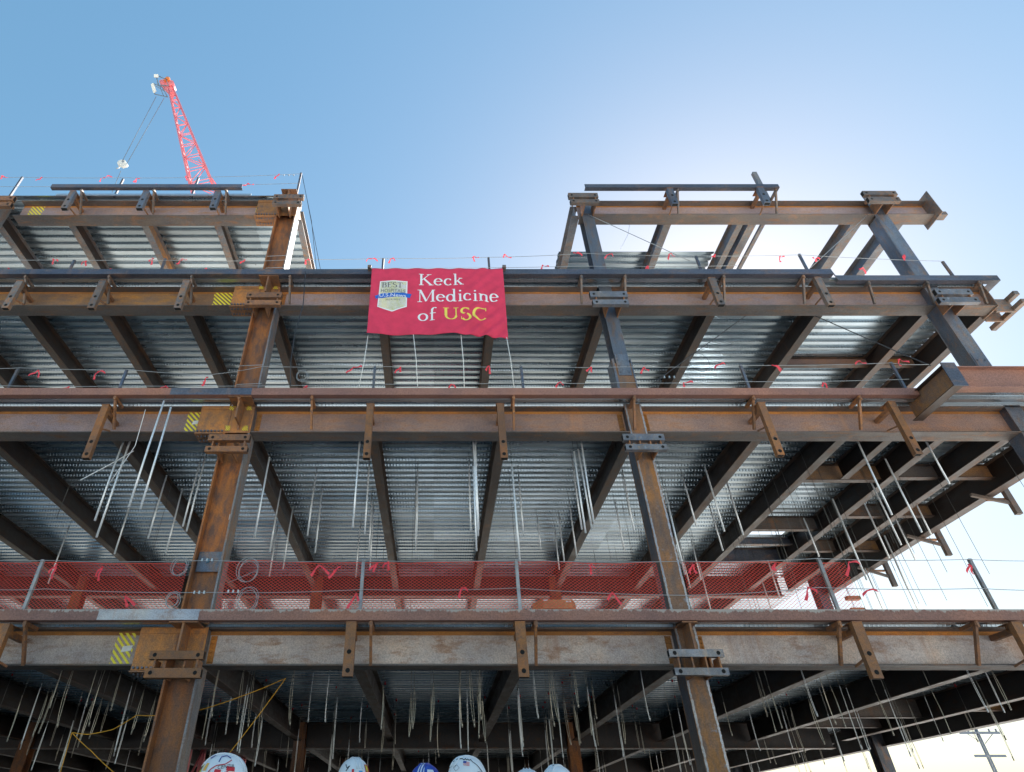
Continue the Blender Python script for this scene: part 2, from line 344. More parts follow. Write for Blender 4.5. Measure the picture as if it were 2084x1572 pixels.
# ---- slab edges (bent plates): front leg + bottom lip
def bent(x0, x1, y, zt, h=.2, lip=.16):
    mb = MB(); mb.box(x0, x1, y, y+.012, zt-h, zt); mb.box(x0, x1, y+.012, y+lip, zt-h-.002, zt-h+.004); return mb
edges = {}
e = part(bent(-34, 17.5, YE, T[0]), 'slab_edge', M['edge_slurry']); edges[0] = e
g_ = MB(); a = P(200, 1250, YE-.004); bq = P(405, 1250, YE-.004); g_.box(a.x, bq.x, YE-.006, YE-.001, T[0]-.199, T[0]+.002); part(g_, 'splice_plate', M['edge_grey'], e)
e = part(bent(-34, 11.75, YE, T[1]), 'slab_edge', M['edge_red']); edges[1] = e
g_ = MB(); a = P(347, 798, YE); bq = P(512, 798, YE); g_.box(a.x, bq.x, YE-.006, YE-.001, T[1]-.199, T[1]+.002); part(g_, 'splice_plate', M['edge_blue'], e)
e = part(bent(-25, 11.3, YE, T[2]), 'slab_edge', M['edge_blue']); edges[2] = e
mb = bent(11.55, 16.2, YE+.24, T[2])
mb.box(16.188, 16.2, YE+.252, 25, T[2]-.2, T[2]); mb.box(15.93, 16.188, YE+.4, 25, T[2]-.202, T[2]-.196)
mb.bar((11.28,YE,T[2]-.1),(11.56,YE+.25,T[2]-.1), .012, .2)
e = part(mb, 'slab_edge', M['edge_blue']); edges[3] = e
a = P(100, 385, YE).x; bq = P(491, 385, YE).x
e = part(bent(a, bq, YE, T[3], .17, .12), 'slab_edge', M['edge_blue']); edges[4] = e
a = P(1190, 378, YE).x; bq = P(1585, 378, YE).x
e = part(bent(a, bq, YE, T[3], .17, .14), 'slab_edge', M['edge_blue']); edges[5] = e
# deck lap over L4 girder left: thin closure strip
s = MB(); s.box(-12.3, -5.95, YE+.285, YE+.297, ZT[3]-.004, ZT[3]+.09); part(s, 'deck_closure', M['galv'])
# protruding bay on the right at level two
mb = MB(); mb.ibx(11.95, 17.4, 11.25, T[1], .6, .22, .025, .014); e = part(mb, 'spandrel_beam', [M['edge_red'], M['edge_red']]); edges[6] = e
mb = MB(); mb.iby(11.0, 12.48, 11.80, T[1]-.06, .58, .24, .02, .014); part(mb, 'outrigger_beam', [M['beamflange'], M['web3']])
s = MB(); s.box(11.64, 11.97, 10.98, 11.0, T[1]-.68, T[1]-.02); part(s, 'end_plate', M['edge_blue'])
# ---- kickers under the slab edges
def kicker(px, li, ei, Y=YE, right=True):
    x = P(px, {0:1265, 1:806, 2:562, 3:565, 4:393, 5:388, 6:800}[ei], Y+.05).x
    zt = ZT[li]; mb = MB()
    mb.bar((x, Y+.06, zt-.01), (x, YG-.22, zt-.70), .05, .07)
    mb.bar((x, Y+.04, zt-.045), (x, YG-.22, zt-.05), .07, .07)
    mb.box(x-.012, x+.03, Y+.03, Y+.045, zt-.12, zt)
    part(mb, 'kicker_brace', M['brown'] if li < 2 else M['hss'], edges[ei])
for px in (52, 755, 1090, 1707, 1985): kicker(px, 0, 0)
for px in (-60, 235, 487, 635, 1045, 1290, 1532, 1748): kicker(px, 1, 1)
for px in (52, 222, 390, 590, 875, 1183, 1272, 1473, 1635): kicker(px, 2, 2)
for px in (1762, 1880, 1985): kicker(px, 2, 3, YE+.24)
for px in (162, 310, 458): kicker(px, 3, 4)
for px in (1380, 1580): kicker(px, 3, 5)
# T-shaped stiffener stands in front of the left column at each slab edge
def tee(px, li, ei, wd=.55):
    x = P(px, {0:1265,1:806,2:562,3:395}[li], YE).x; zt = ZT[li]; mb = MB()
    mb.box(x-wd/2, x+wd/2, YE+.03, YG-.25, zt-.035, zt-.01)
    mb.box(x-.02, x+.02, YE+.05, YG-.25, zt-.62, zt-.035)
    part(mb, 'edge_bracket', M['brown'], edges[ei])
tee(372, 0, 0); tee(487, 1, 1); tee(545, 2, 2); tee(1405, 0, 0, .3)
tee(585, 3, 4, .5)
# ---- columns
def weld(mb, x, y, z0, z1, mi=1):
    z = z0; L = []; Rr = []
    while z < z1:
        a = random.uniform(.010,.028); b_ = random.uniform(.010,.028); L.append((x-a, z)); Rr.append((x+b_, z)); z += random.uniform(.02,.05)
    vs = [(p[0], y-.004, p[1]) for p in L]+[(p[0], y-.004, p[1]) for p in Rr]; n = len(L)
    mb.raw(vs, [(i, n+i, n+i+1, i+1) for i in range(n-1)], mi)
cols = {}
def col_web(x, y, z0, z1, top):   # wide-flange column with its web facing the street
    mb = MB(); d = .63; bf = .44
    mb.box(x-d/2, x-d/2+.04, y-bf/2, y+bf/2, z0, z1, 0); mb.box(x+d/2-.04, x+d/2, y-bf/2, y+bf/2, z0, z1, 2)
    mb.box(x-d/2+.04, x+d/2-.04, y-.015, y+.015, z0, z1, 1)
    return mb
cA = part(col_web(-4.75, YG, 0, T[3]+.02, None), 'column', [M['col_rust'], M['col_rust'], M['col_side']])
cols['A'] = cA
c0 = part(col_web(-14.4, YG, 0, T[3]+.02, None), 'column', [M['col_rust'], M['col_rust'], M['col_side']])
cols['0'] = c0
mb = MB(); mb.box(4.72, 5.14, YG-.22, YG-.195, 0, T[1]+1.15, 0); mb.box(4.72, 5.14, YG+.195, YG+.22, 0, T[1]+1.15, 0)
mb.box(4.725, 4.745, YG-.195, YG+.195, 0, T[1]+1.15, 1); mb.box(5.115, 5.135, YG-.195, YG+.195, 0, T[1]+1.15, 1)
cB = part(mb, 'column', [M['weld_rust'], M['col_dark']]); cols['B'] = cB
for xx in (4.748, 5.112): mb = MB(); weld(mb, xx, YG-.22, .3, T[1]+.3, 0); part(mb, 'weld_bead', M['edge_grey'], cB)
mb = MB(); z0 = T[1]+1.15; z1 = T[3]-.05
mb.box(4.76, 5.12, YG-.2, YG-.175, z0, z1, 0); mb.box(4.76, 5.12, YG+.175, YG+.2, z0, z1, 0); mb.box(4.925, 4.95, YG-.175, YG+.175, z0, z1, 1)
part(mb, 'upper_column', [M['col_blue'], M['col_dark']], cB)
mb = MB(); mb.box(4.66, 4.72, YG-.235, YG+.23, T[1]+.3, T[1]+1.3, 0); mb.box(5.14, 5.17, YG-.235, YG+.23, T[1]+.3, T[1]+1.3, 0); mb.box(4.76, 5.1, YG-.24, YG-.2205, T[1]+.75, T[1]+1.45, 0)
for i in range(3):
    for xx in (4.82, 5.04): mb.disc((xx, YG-.24, T[1]+.85+i*.2), .018, (0,-1,0), 8, 0, .02)
part(mb, 'splice_plate', M['col_blue'], cB)
mb = MB(); x = 14.35
mb.box(x-.2, x+.2, YG-.21, YG-.18, 0, T[3]+.02, 0); mb.box(x-.2, x+.2, YG+.18, YG+.21, 0, T[3]+.02, 0); mb.box(x-.012, x+.012, YG-.18, YG+.18, 0, T[3]+.02, 1)
mb.box(x-.195, x-.18, YG-.18, YG+.18, 0, T[3]-1, 1)
cC = part(mb, 'column', [M['col_blue'], M['col_dark']]); cols['C'] = cC
mb = MB(); mb.box(x-.17, x+.17, YG-.225, YG-.2105, T[1]+.5, T[1]+1.5)
for i in range(4):
    for xx in (-.1, .1): mb.disc((x+xx, YG-.225, T[1]+.6+i*.22), .02, (0,-1,0), 8, 0, .025)
part(mb, 'splice_plate', M['col_dark'], cC)
# erection plate with a blue bolt on the left column, plus chalk mark
mb = MB(); mb.box(-5.0, -4.5, YG-.10, YG-.08, T[0]+.95, T[0]+1.38)
part(mb, 'splice_plate', M['col_dark'], cA)
mb = MB(); mb.disc((-4.78, YG-.10, T[0]+1.18), .045, (0,-1,0), 6, 0, .03)
mt = plain('blue_bolt', (.06,.22,.34), .5)
part(mb, 'bolt', mt, cA)
mb = MB(); mb.box(-4.56, -4.53, YG-.019, YG-.016, T[0]+2.15, T[0]+2.28); part(mb, 'chalk_mark', M['white_paper'], cA)
# interior columns
for yy in (25.0, 37.2, 49.0):
    for x in CXS:
        hi = T[1] if yy > 37.5 else (T[2] if yy > 26 else T[3])
        if yy == 49: hi = T[0]
        if yy < 26: hi = T[2]
        xx = 15.7 if x > 14 else x
        mb = MB(); mb.box(xx-.2, xx+.2, yy-.22, yy-.18, 0, hi, 0); mb.box(xx-.2, xx+.2, yy+.18, yy+.22, 0, hi, 0); mb.box(xx-.02, xx+.02, yy-.18, yy+.18, 0, hi, 0)
        part(mb, 'column', M['col_rust'] if x != 14.35 else M['col_dark'])
for x in CXS[:2]:
    mb = col_web(x, YG, 0, T[2], None); part(mb, 'column', [M['col_rust'], M['col_rust'], M['col_side']])
# ---- front girders
def girder(x0, x1, li, web, band=.075, d=.76):
    mb = MB(); mb.ibx(x0, x1, YG, ZT[li], d, .42, .03, .02, band)
    return part(mb, 'girder', [M['flange'], M[web], M['orange']])
G = {}
WEB = ['web1', 'web2', 'web3', 'web2']
for li in range(4):
    d = .70 if li == 0 else .76
    if li < 3:
        girder(-33.3, -24.3, li, WEB[li], d=d); girder(-23.7, -15.3, li, WEB[li], d=d)
        G[li, 2] = girder(-4.43, 4.72, li, 'web4' if li == 1 else ('web2' if li == 2 else 'web1'), d=d)
    G[li, 1] = girder(-13.5, -5.55, li, WEB[li], d=d)
    if li == 3: G[li, 3] = girder(4.7, 16.1, li, 'web2', .06, d=.7)
    elif li == 2: G[li, 3] = girder(5.14, 15.85, li, 'web2', d=d)
    else: G[li, 3] = girder(5.14, 17.4, li, 'web4' if li == 1 else 'web1', d=d)
# shear tabs with bolts right of the left column and at the middle column
def bolts(x, li, parent, n=6, y=YG-.012):
    mb = MB(); mb.box(x-.06, x+.06, y-.012, y, ZT[li]-.64, ZT[li]-.12, 0)
    for i in range(n):
        for dx in (-.032, .032): mb.disc((x+dx, y-.012, ZT[li]-.17-i*.085), .019, (0,-1,0), 6, 0, .026)
    part(mb, 'shear_tab', M['orange'], parent)
for li in range(3):
    bolts(-4.34, li, G[li, 2]); bolts(4.62, li, G[li, 2]); bolts(5.24, li, G[li, 3])
# side plates around the moment joints
def joint(x, li, par, right=True):
    z1 = ZT[li]-.01; z0 = z1-.80; y = YG-.235
    mb = MB(); mb.box(x-.98, x+.33, y, y+.015, z0+.02, z1, 1); mb.box(x-1.0, x-.32, y-.02, y+.4, z0-.015, z0+.01, 0)
    mb.box(x-.98, x+.33, y-.016, y-.001, z1-.12, z1-.04, 1)
    for sx in (-.27, .24): mb.box(x+sx, x+sx+.05, y-.012, y-.001, z0+.05, z1-.13, 0)
    for k in range(8):
        mb.disc((x-.93+k*.085, y-.005, z0+.06), .024, (0,-1,0), 8, 2, .035); mb.disc((x-.93+k*.085, y+.08, z0-.016), .024, (0,0,-1), 8, 2, .035); mb.disc((x-.93+k*.085, y+.28, z0-.016), .024, (0,0,-1), 8, 2, .035)
    part(mb, 'side_plate', [M['brown'], M['orange2'], M['col_dark']], par, bevel=0)
M['orange2'] = steel('orange_brown_side_plate', (0.378,0.176,0.068), (0.203,0.115,0.074), (0.594,0.243,0.061), .65, .65, .05, 1.3)
for li in range(4): joint(-4.75, li, cA)
for li in range(4): joint(-14.4, li, c0)
def clipq(poly, x0, x1, z0, z1):
    def cl(pl, f, g):
        out = []
        for i in range(len(pl)):
            a, b_ = pl[i], pl[(i+1) % len(pl)]
            fa, fb = f(a), f(b_)
            if fa >= 0: out.append(a)
            if (fa >= 0) != (fb >= 0):
                k = fa/(fa-fb); out.append((a[0]+(b_[0]-a[0])*k, a[1]+(b_[1]-a[1])*k))
        return out
    for f in (lambda p: p[0]-x0, lambda p: x1-p[0], lambda p: p[1]-z0, lambda p: z1-p[1]):
        poly = cl(poly, f, None)
        if len(poly) < 3: return []
    return poly
def hazard(x0, x1, z0, z1, y, parent, pitch=.125, wd=.062, slope=1.0):
    mb = MB(); hh = z1-z0; k = x0-hh*slope
    while k < x1+hh:
        jit = random.uniform(-.01,.01)
        q = clipq([(k+jit, z1), (k+wd+jit, z1), (k+wd+hh*slope, z0), (k+hh*slope, z0)], x0+random.uniform(0,.04), x1-random.uniform(0,.04), z0, z1)
        if q: mb.face([(a_, y, c_) for a_, c_ in q])
        k += pitch
    if mb.f: part(mb, 'hazard_marking', M['yellow'], parent)
yw = YG-.0135
for li, (p0, p1, pz) in enumerate(((228, 276, 1310), (372, 412, 860), (428, 486, 608), (514, 537, 425))):
    x0 = P(p0+6, pz, YG).x; x1 = P(p1, pz, YG).x
    hazard(x0, x1, ZT[li]-.66, ZT[li]-.06, yw, G[li, 1])
    mb = MB(); mx = (x0+x1)/2+.05; mz = ZT[li]-.36; mb.face([(mx-.09, yw-.003, mz-.06), (mx+.1, yw-.003, mz-.03), (mx+.12, yw-.003, mz+.07), (mx-.07, yw-.003, mz+.05)])
    if li != 2: part(mb, 'paper_tag', M['white_paper'], G[li, 1])
x0 = P(62, 425, YG).x; x1 = P(93, 425, YG).x; hazard(x0, x1, ZT[3]-.66, ZT[3]-.06, yw, G[3, 1])
for li in (1, 2):
    for (a0, a1) in ((-.30, -.14), (.12, .28)):
        hazard(-4.75+a0, -4.75+a1, ZT[li]-.15, ZT[li]-.03, YG-.2535, cA, .05, .022)
        if li == 1: hazard(-4.75+a0, -4.75+a1, ZT[li]-.74, ZT[li]-.60, YG-.2505, cA, .05, .022)
# ---- floor beams
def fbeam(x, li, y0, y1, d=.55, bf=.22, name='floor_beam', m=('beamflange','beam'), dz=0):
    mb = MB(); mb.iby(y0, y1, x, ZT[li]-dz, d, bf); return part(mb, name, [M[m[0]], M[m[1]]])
yf = YG+.02; FAR = 24.8
bays = lambda a, b_, n: [a+(b_-a)*k/n for k in range(1, n)]
LX1 = [c for c in CXS] + [x for i in range(5) for x in bays(CXS[i], CXS[i+1], 3)]
for x in LX1:
    for (a, b_) in ((yf, FAR), (25.2, 49)):
        cc = any(abs(x-c) < .01 for c in CXS)
        if x < -26 and a < 20: continue
        fbeam(x, 0, a+(.23 if cc else 0), b_-(.25 if cc else 0), .6, .24)
LX2 = [c for c in CXS[1:5]] + [x for i in range(1, 4) for x in bays(CXS[i], CXS[i+1], 3)] + [8.1, 10.22, 12.7]
for x in LX2:
    for (a, b_) in ((yf, FAR), (25.2, 37)):
        cc = any(abs(x-c) < .01 for c in CXS)
        fbeam(x, 1, a+(.23 if cc else 0), b_-(.25 if cc else 0), .6, .24)
fbeam(11.55, 1, yf, 15.38, .5, .22); fbeam(14.35, 1, yf+.23, FAR, .6, .24)
LX3 = [-14.4, -4.75, 4.93, 14.35] + bays(-14.4, -4.75, 4) + bays(-4.75, 4.93, 3) + bays(4.93, 14.35, 3) + bays(-24, -14.4, 4)
for x in LX3:
    cc = any(abs(x-c) < .01 for c in CXS)
    fbeam(x, 2, yf+(.23 if cc else 0), FAR, .58, .24)
for x in [-14.4] + bays(-14.4, -4.75, 4) + bays(-24, -14.4, 4):
    cc = abs(x+14.4) < .01
    fbeam(x, 3, yf+(.23 if cc else 0), 20.25, .5, .22, m=('col_side','web3') if abs(x+9.57) < .2 else ('col_side','beam'))
fbeam(-4.45, 3, YG+.22, 20.25, .45, .2, m=('col_side','web3'))
for x, bf in ((4.62, .24), (7.72, .24), (10.12, .2), (10.52, .26), (13.95, .34), (15.35, .3)):
    fbeam(x, 3, YG+.02, FAR, .5, bf, m=('col_side','col_blue'))
mb = MB(); mb.box(10.86, 10.98, YG+.02, FAR, ZT[3]-.45, ZT[3]-.36); part(mb, 'floor_beam', M['col_side'])
mb = MB(); mb.bar((10.6, 15.6, ZT[3]-.45), (10.93, 15.9, ZT[3]-.42), .06, .06); part(mb, 'knee_brace', M['col_dark'])
for li, y1 in ((0, 49), (1, 25)):
    fbeam(XR, li, YG+.1, y1, .75, .3, 'edge_beam')
fbeam(XR+.02, 2, YG+.1, 25, .7, .26, 'edge_beam')
# ---- transverse girders and short headers
for (yy, li, xa, xb, d) in ((25, 0, -33.4, 15.6, .80), (37.2, 0, -33.4, 15.6, .8), (49, 0, -33.4, 15.6, .8), (25, 1, -24, 15.6, .76), (37.2, 1, -24, 13.0, .76), (25, 2, -24, 15.6, .76)):
    cs = [c for c in CXS if xa-.5 <= c <= xb]+[xb]
    cs = sorted(set(cs))
    for a, b_ in zip(cs[:-1], cs[1:]):
        if b_-a < 1.6: continue
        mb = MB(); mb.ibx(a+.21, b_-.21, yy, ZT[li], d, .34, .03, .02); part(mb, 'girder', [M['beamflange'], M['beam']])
mb = MB(); mb.ibx(-24, -4.3, 20.4, ZT[3], .6, .25, .025, .016); part(mb, 'girder', [M['beamflange'], M['beam']])
def header(x0, x1, y, li, d=.4, m=('beamflange','web3'), bf=.18):
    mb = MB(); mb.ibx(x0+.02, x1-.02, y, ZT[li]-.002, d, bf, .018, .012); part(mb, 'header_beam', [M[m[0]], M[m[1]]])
header(10.22, 12.7, 15.5, 1, .5); header(12.7, 14.35, 15.5, 1, .42, ('beamflange','flange')); header(14.35, XR, 15.5, 1, .42)
header(12.7, 14.35, 18.1, 1, .42, ('beamflange','flange')); header(14.35, XR, 18.1, 1)
header(10.22, 12.7, 19.05, 1, .45, ('beamflange','flange')); header(10.22, 12.7, 20.78, 1, .26, ('col_side','edge_blue'))
header(10.22, 12.7, 21.8, 1, .5, ('beamflange','edge_blue')); header(12.7, 14.35, 21.0, 1, .42, ('beamflange','flange')); header(14.35, XR, 21.0, 1)
header(11.21, 14.35, 15.8, 2, .32, ('beamflange','web4')); header(14.35, XR, 15.8, 2, .32)
header(11.21, 14.35, 21.5, 2, .4)
header(11.2, 14.35, 20.2, 0, .5, ('beamflange','flange')); header(11.2, 14.35, 22.2, 0, .5, ('beamflange','flange')); header(14.35, XR, 19.0, 0, .5)
# ---- tube posts hanging in front of the girders
def post(pxt, pyt, pxb, pyb, li, mat, wd=.17, Y=12.02):
    a = P(pxt, pyt, Y); b_ = P(pxb, pyb, Y); x = (a.x+b_.x)/2
    mb = MB(); mb.box(x-wd/2, x+wd/2, Y-.05, Y+.07, b_.z, a.z, 0)
    h = mb
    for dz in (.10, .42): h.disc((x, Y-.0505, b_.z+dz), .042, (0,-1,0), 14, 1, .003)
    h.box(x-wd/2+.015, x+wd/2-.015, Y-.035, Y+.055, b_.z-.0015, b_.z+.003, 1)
    gp = G.get((li, 1 if x < -4.8 else (2 if x < 4.9 else 3)))
    part(mb, 'facade_post', [mat, M['hole']], gp)
    k = MB(); k.bar((x, Y+.07, a.z-.12), (x, YG-.02, a.z-.12), .1, .1); k.box(x-.05, x+.05, Y+.0, Y+.2, a.z-.09, a.z+.006); k.box(x-.1, x+.1, Y-.06, Y+.3, a.z, a.z+.012)
    part(k, 'post_bracket', M['brown'], gp)
    k = MB(); k.bar((x+.0, Y+.07, a.z-.6), (x, YG-.2, ZT[li]-.72), .03, .04); part(k, 'post_strut', M['brown'], gp)
for q in ((712,1268,711,1378), (1060,1268,1064,1379), (12,1272,-30,1380)): post(*q, 0, M['hss_rust'], .19)
post(1748, 1268, 1778, 1382, 0, M['hss_rust'], .19)
post(2075, 1268, 2115, 1382, 0, M['hss_rust'], .19)
for q in ((213,826,179,934), (752,824,748,934), (1018,824,1026,934), (1548,822,1588,928), (1815,820,1866,926)): post(*q, 1, M['hss_rust'], .16)
for q in ((43,574,10,629), (209,573,187,629), (380,573,362,629), (1447,568,1468,622), (1662,567,1692,623)): post(*q, 2, M['hss'], .19)
for q in ((148,392,133,426), (297,392,285,426), (443,392,434,425), (1362,386,1374,417), (1545,384,1562,415)): post(*q, 3, M['col_blue'], .2)
# ---- paired connection tubes on the columns
def pair(t1, t2, col, mat, xc, rods=4, Y=11.93):
    zs = []; xs = []
    for (x0, x1, y0, y1) in (t1, t2):
        mb = h = MB()
        a = P(x0, (y0+y1)/2, Y); b_ = P(x1, (y0+y1)/2, Y); zc = a.z; hh = max(.10, abs(P(x0, y0, Y).z-P(x0, y1, Y).z)*.86)
        mb.box(a.x, b_.x, Y, Y+.12, zc-hh/2, zc+hh/2)
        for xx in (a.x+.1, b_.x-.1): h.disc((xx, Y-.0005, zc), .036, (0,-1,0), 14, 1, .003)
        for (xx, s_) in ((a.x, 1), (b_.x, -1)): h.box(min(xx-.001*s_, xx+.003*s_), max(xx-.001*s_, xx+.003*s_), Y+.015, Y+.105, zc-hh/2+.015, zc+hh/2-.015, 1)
        part(mb, 'connection_tube', [mat, M['hole']], col)
        zs.append(zc); xs.append((a.x, b_.x, hh))
    xa = max(xs[0][0], xs[1][0])+.12; xb = min(xs[0][1], xs[1][1])-.1
    for i in range(rods):
        xx = xa+(xb-xa)*i/(rods-1); k = MB(); k.box(xx-.014, xx+.014, Y+.02, Y+.3, zs[1]+xs[1][2]/2, zs[0]-xs[0][2]/2); part(k, 'connector_plate', M['brown'], col)
    for o_ in (-.2, .15): k = MB(); k.box(xc+o_, xc+o_+.03, Y+.12, YG-.2, zs[1]-.05, zs[0]+.05); part(k, 'outrigger_plate', M['brown'], col)
pair((304,414,1323,1343), (294,408,1358,1381), cA, M['hss_rust'], -4.75, 2)
pair((424,508,883,897), (417,503,907,920), cA, M['brown'], -4.75, 2)
pair((502,573,594,606), (498,571,610,621), cA, M['brown'], -4.75, 2)
pair((557,618,395,404), (554,613,408,416), cA, M['hss'], -4.75, 2)
pair((-32,28,398,408), (-36,22,411,420), c0, M['brown'], -14.4, 2)
pair((1362,1473,1320,1338), (1374,1484,1358,1375), cB, M['hss_grey'], 4.93, 4)
pair((1268,1352,882,897), (1274,1358,903,916), cB, M['hss_grey'], 4.93, 4)
pair((1201,1277,592,605), (1207,1280,609,620), cB, M['hss_grey'], 4.93, 2)
pair((1157,1217,392,402), (1161,1220,405,413), cB, M['hss'], 4.93, 2)
pair((1757,1825,388,397), (1768,1832,400,410), cC, M['hss'], 14.35, 2)
pair((1905,1978,587,600), (1913,1993,604,616), cC, M['hss_grey'], 14.35, 2)
# girder end plate and end tubes at the right corner
mb = MB(); mb.box(16.1, 16.125, YG-.42, YG+.3, ZT[3]-.85, ZT[3]+.22); part(mb, 'end_plate', M['hss'])
mb = MB(); mb.box(16.125, 16.6, YG-.14, YG+.1, ZT[3]-.62, ZT[3]-.46); mb.box(16.125, 16.5, YG+.1, YG+.25, ZT[3]-.4, ZT[3]-.28); part(mb, 'connection_tube', M['hss'], bevel=.008)
mb = MB(); mb.box(15.85, 15.88, YG-.24, YG+.35, ZT[2]-.8, ZT[2]+.0); mb.box(15.88, 16.42, YG-.1, YG-.06, ZT[2]-.88, ZT[2]-.40); mb.box(15.88, 16.42, YG+.3, YG+.34, ZT[2]-.88, ZT[2]-.40); part(mb, 'end_plate', M['hss'])
mb = MB(); mb.box(16.35, 16.49, YG-.42, YG+.55, ZT[2]-.52, ZT[2]-.38); mb.box(16.35, 16.49, YG-.45, YG+.75, ZT[2]-.86, ZT[2]-.72)
part(mb, 'connection_tube', M['hss'], bevel=.008)
# brackets down the right-hand elevation
for (px, py, pxb, pyb) in ((2028, 979, 2074, 1047), (1897, 1066, 1932, 1131), (1796, 1138, 1822, 1194)):
    a = PX(px, py, 16.45); b_ = PX(pxb, pyb, 16.45); y = b_.y; zt = b_.z+1.1
    mb = MB(); mb.box(16.37, 16.53, y-.06, y+.06, b_.z, zt); e = part(mb, 'facade_post', M['flange'])
    mb = MB(); mb.bar((15.4, y, ZT[1]-.70), (16.4, y, b_.z+.35), .07, .09); part(mb, 'knee_brace', M['flange'], e)
    mb = MB(); mb.bar((XR, y+.1, ZT[1]-.80), (16.4, y+.1, ZT[1]-.80), .12, .05); part(mb, 'post_bracket', M['brown'], e)
b_ = PX(1738, 1218, 16.3)
for k in (0, .45):
    mb = MB(); mb.box(16.0, 16.5, b_.y-.1, b_.y+.1, b_.z-k-.07, b_.z-k+.07); part(mb, 'connection_tube', M['brown'])
# ------------------------------------------------------------------ guardrails
def gz(px, py, Y=12.4): return P(px, py, Y)
LEVEL = ['lowest deck', 'second deck from the bottom', 'third deck from the bottom', 'top deck']
def guard(name_, label, ztop, posts, cabs, Y=12.4, leanmat='stanch', sec=.06):
    t_ = thing('cable_guardrail', label, 'guardrail', (0, Y, ztop))
    for px, py in posts:
        a = P(px, py, Y); mb = MB(); mb.box(a.x-sec/2, a.x+sec/2, Y-.03, Y+.03, ztop-.15, a.z)
        mb.build('post', M['stanch' if ztop == T[0] else 'col_dark'], t_)  # upper posts: darker steel stands in for their backlit shade
    for pts in cabs:
        w_ = [P(x, y, Y-.045) for x, y in pts]; q = []
        for i in range(len(w_)-1):
            for k in range(8):
                f = k/8; p = w_[i].lerp(w_[i+1], f); p.z -= .03*4*f*(1-f); q.append(p)
        q.append(w_[-1]); mb = MB(); mb.tube(q, .0075, 5); mb.build('cable', M['cable'], t_)
    return t_
guard('g', 'low cable guardrail on posts along the lowest deck edge, holding the red netting', T[0], [(88,1140),(740,1140),(1050,1139),(1665,1137),(1972,1138)],
      [[(-60,1137),(92,1141),(425,1141),(740,1141),(1050,1140),(1370,1143),(1665,1137),(1970,1139),(2200,1140)], [(-60,1197),(92,1199),(425,1206),(740,1200),(1050,1197),(1390,1212),(1665,1196),(1995,1198),(2200,1200)]], sec=.066)
guard('g', 'cable guardrail behind the banner ropes on the second deck from the bottom', T[1], [(38,750),(258,753),(763,746),(1060,746),(1506,742),(1812,738)],
      [[(-50,748),(38,749),(258,752),(425,763),(535,746),(763,746),(1060,746),(1270,747),(1506,744),(1812,739),(1890,742)], [(-50,784),(258,786),(763,782),(1060,779),(1270,779),(1506,777),(1850,772)]])
guard('g', 'cable guardrail above the banner along the third deck from the bottom', T[2], [(152,530),(337,527),(780,527),(994,525),(1416,522),(1626,518),(1918,533)],
      [[(-40,528),(152,529),(337,530),(497,531),(600,528),(780,526),(994,524),(1190,516),(1416,521),(1626,519),(1918,532)], [(-40,549),(600,548),(780,546),(1190,542),(1500,541)]])
guard('g', 'cable guardrail on the top left deck in front of the red crane', T[3], [(46,361),(251,365),(404,363),(613,353)],
      [[(-40,360),(46,361),(251,362),(404,361),(613,354)], [(-40,380),(251,378),(404,377),(613,373)]])
mb = MB(); a = P(1534, 353, 12.5); mb.box(a.x-.07, a.x+.07, 12.44, 12.56, ZT[3]-.1, a.z)
tag(mb.build('guardrail_post', M['col_side']), 'lone grey post standing on the open roof frame at top right', 'post')
mb = MB(); a = P(613, 353, 12.35)
mb.tube([(a.x+.05, 12.35, a.z-.1), P(652, 548, 12.05)], .008, 5)
tag(mb.build('guy_wire', M['blackcable']), 'thin dark wire running down right from the top left corner post', 'wire')
mb = MB(); mb.tube([(a.x+.08, 12.33, a.z-.25), P(634, 450, 12.2), P(644, 548, 12.05)], .008, 5)
tag(mb.build('guy_wire', M['blackcable']), 'second thin wire left of the outer one, hanging from the corner post', 'wire')
def strand(pts, r, mat, name, label, cat):
    q = []
    pts = [Vector(p) for p in pts]
    for i in range(len(pts)-1):
        for k in range(6): q.append(pts[i].lerp(pts[i+1], k/6))
    q.append(pts[-1]); mb = MB(); mb.tube(q, r, 6); return tag(mb.build(name, mat), label, cat)
strand([P(622,552,11.93), P(617,620,11.92), P(600,680,11.93), P(592,735,11.95), P(591,786,12.2)], .013, M['blackcable'], 'power_cable', 'dark cable dangling over the third deck edge right of the left column', 'cable')
strand([P(1197,437,12.45), P(1405,532,12.5)], .012, M['cable'], 'bracing_cable', 'straight bracing cable descending right from the top of the middle column', 'cable')
strand([P(1527,636,13.0), P(1322,786,12.6)], .012, M['blackcable'], 'bracing_cable', 'dark bracing cable descending left with a loose loop and clips', 'cable')
strand([P(1645,637,13.0), P(1830,718,12.7), P(1895,745,12.5)], .014, M['blackcable'], 'bracing_cable', 'dark bracing cable descending right towards the outrigger beam stub', 'cable')
strand([P(1772,432,12.5), P(1650,545,12.6)], .010, M['cable'], 'bracing_cable', 'thin bracing cable descending left from the top of the right column', 'cable')
strand([P(1272,432,14), P(1281,460,14), P(1278,478,14), P(1263,507,14)], .006, M['cable'], 'loose_wire', 'thin wavy wire hanging loose under the open roof girder', 'wire')
strand([P(1735,1145,12.4)+Vector((0,0,-.4)), P(1700,1240,12.4)], .001, M['cable'], 'loose_wire', 'short wire end by the net edge on the lowest deck', 'wire') if False else None
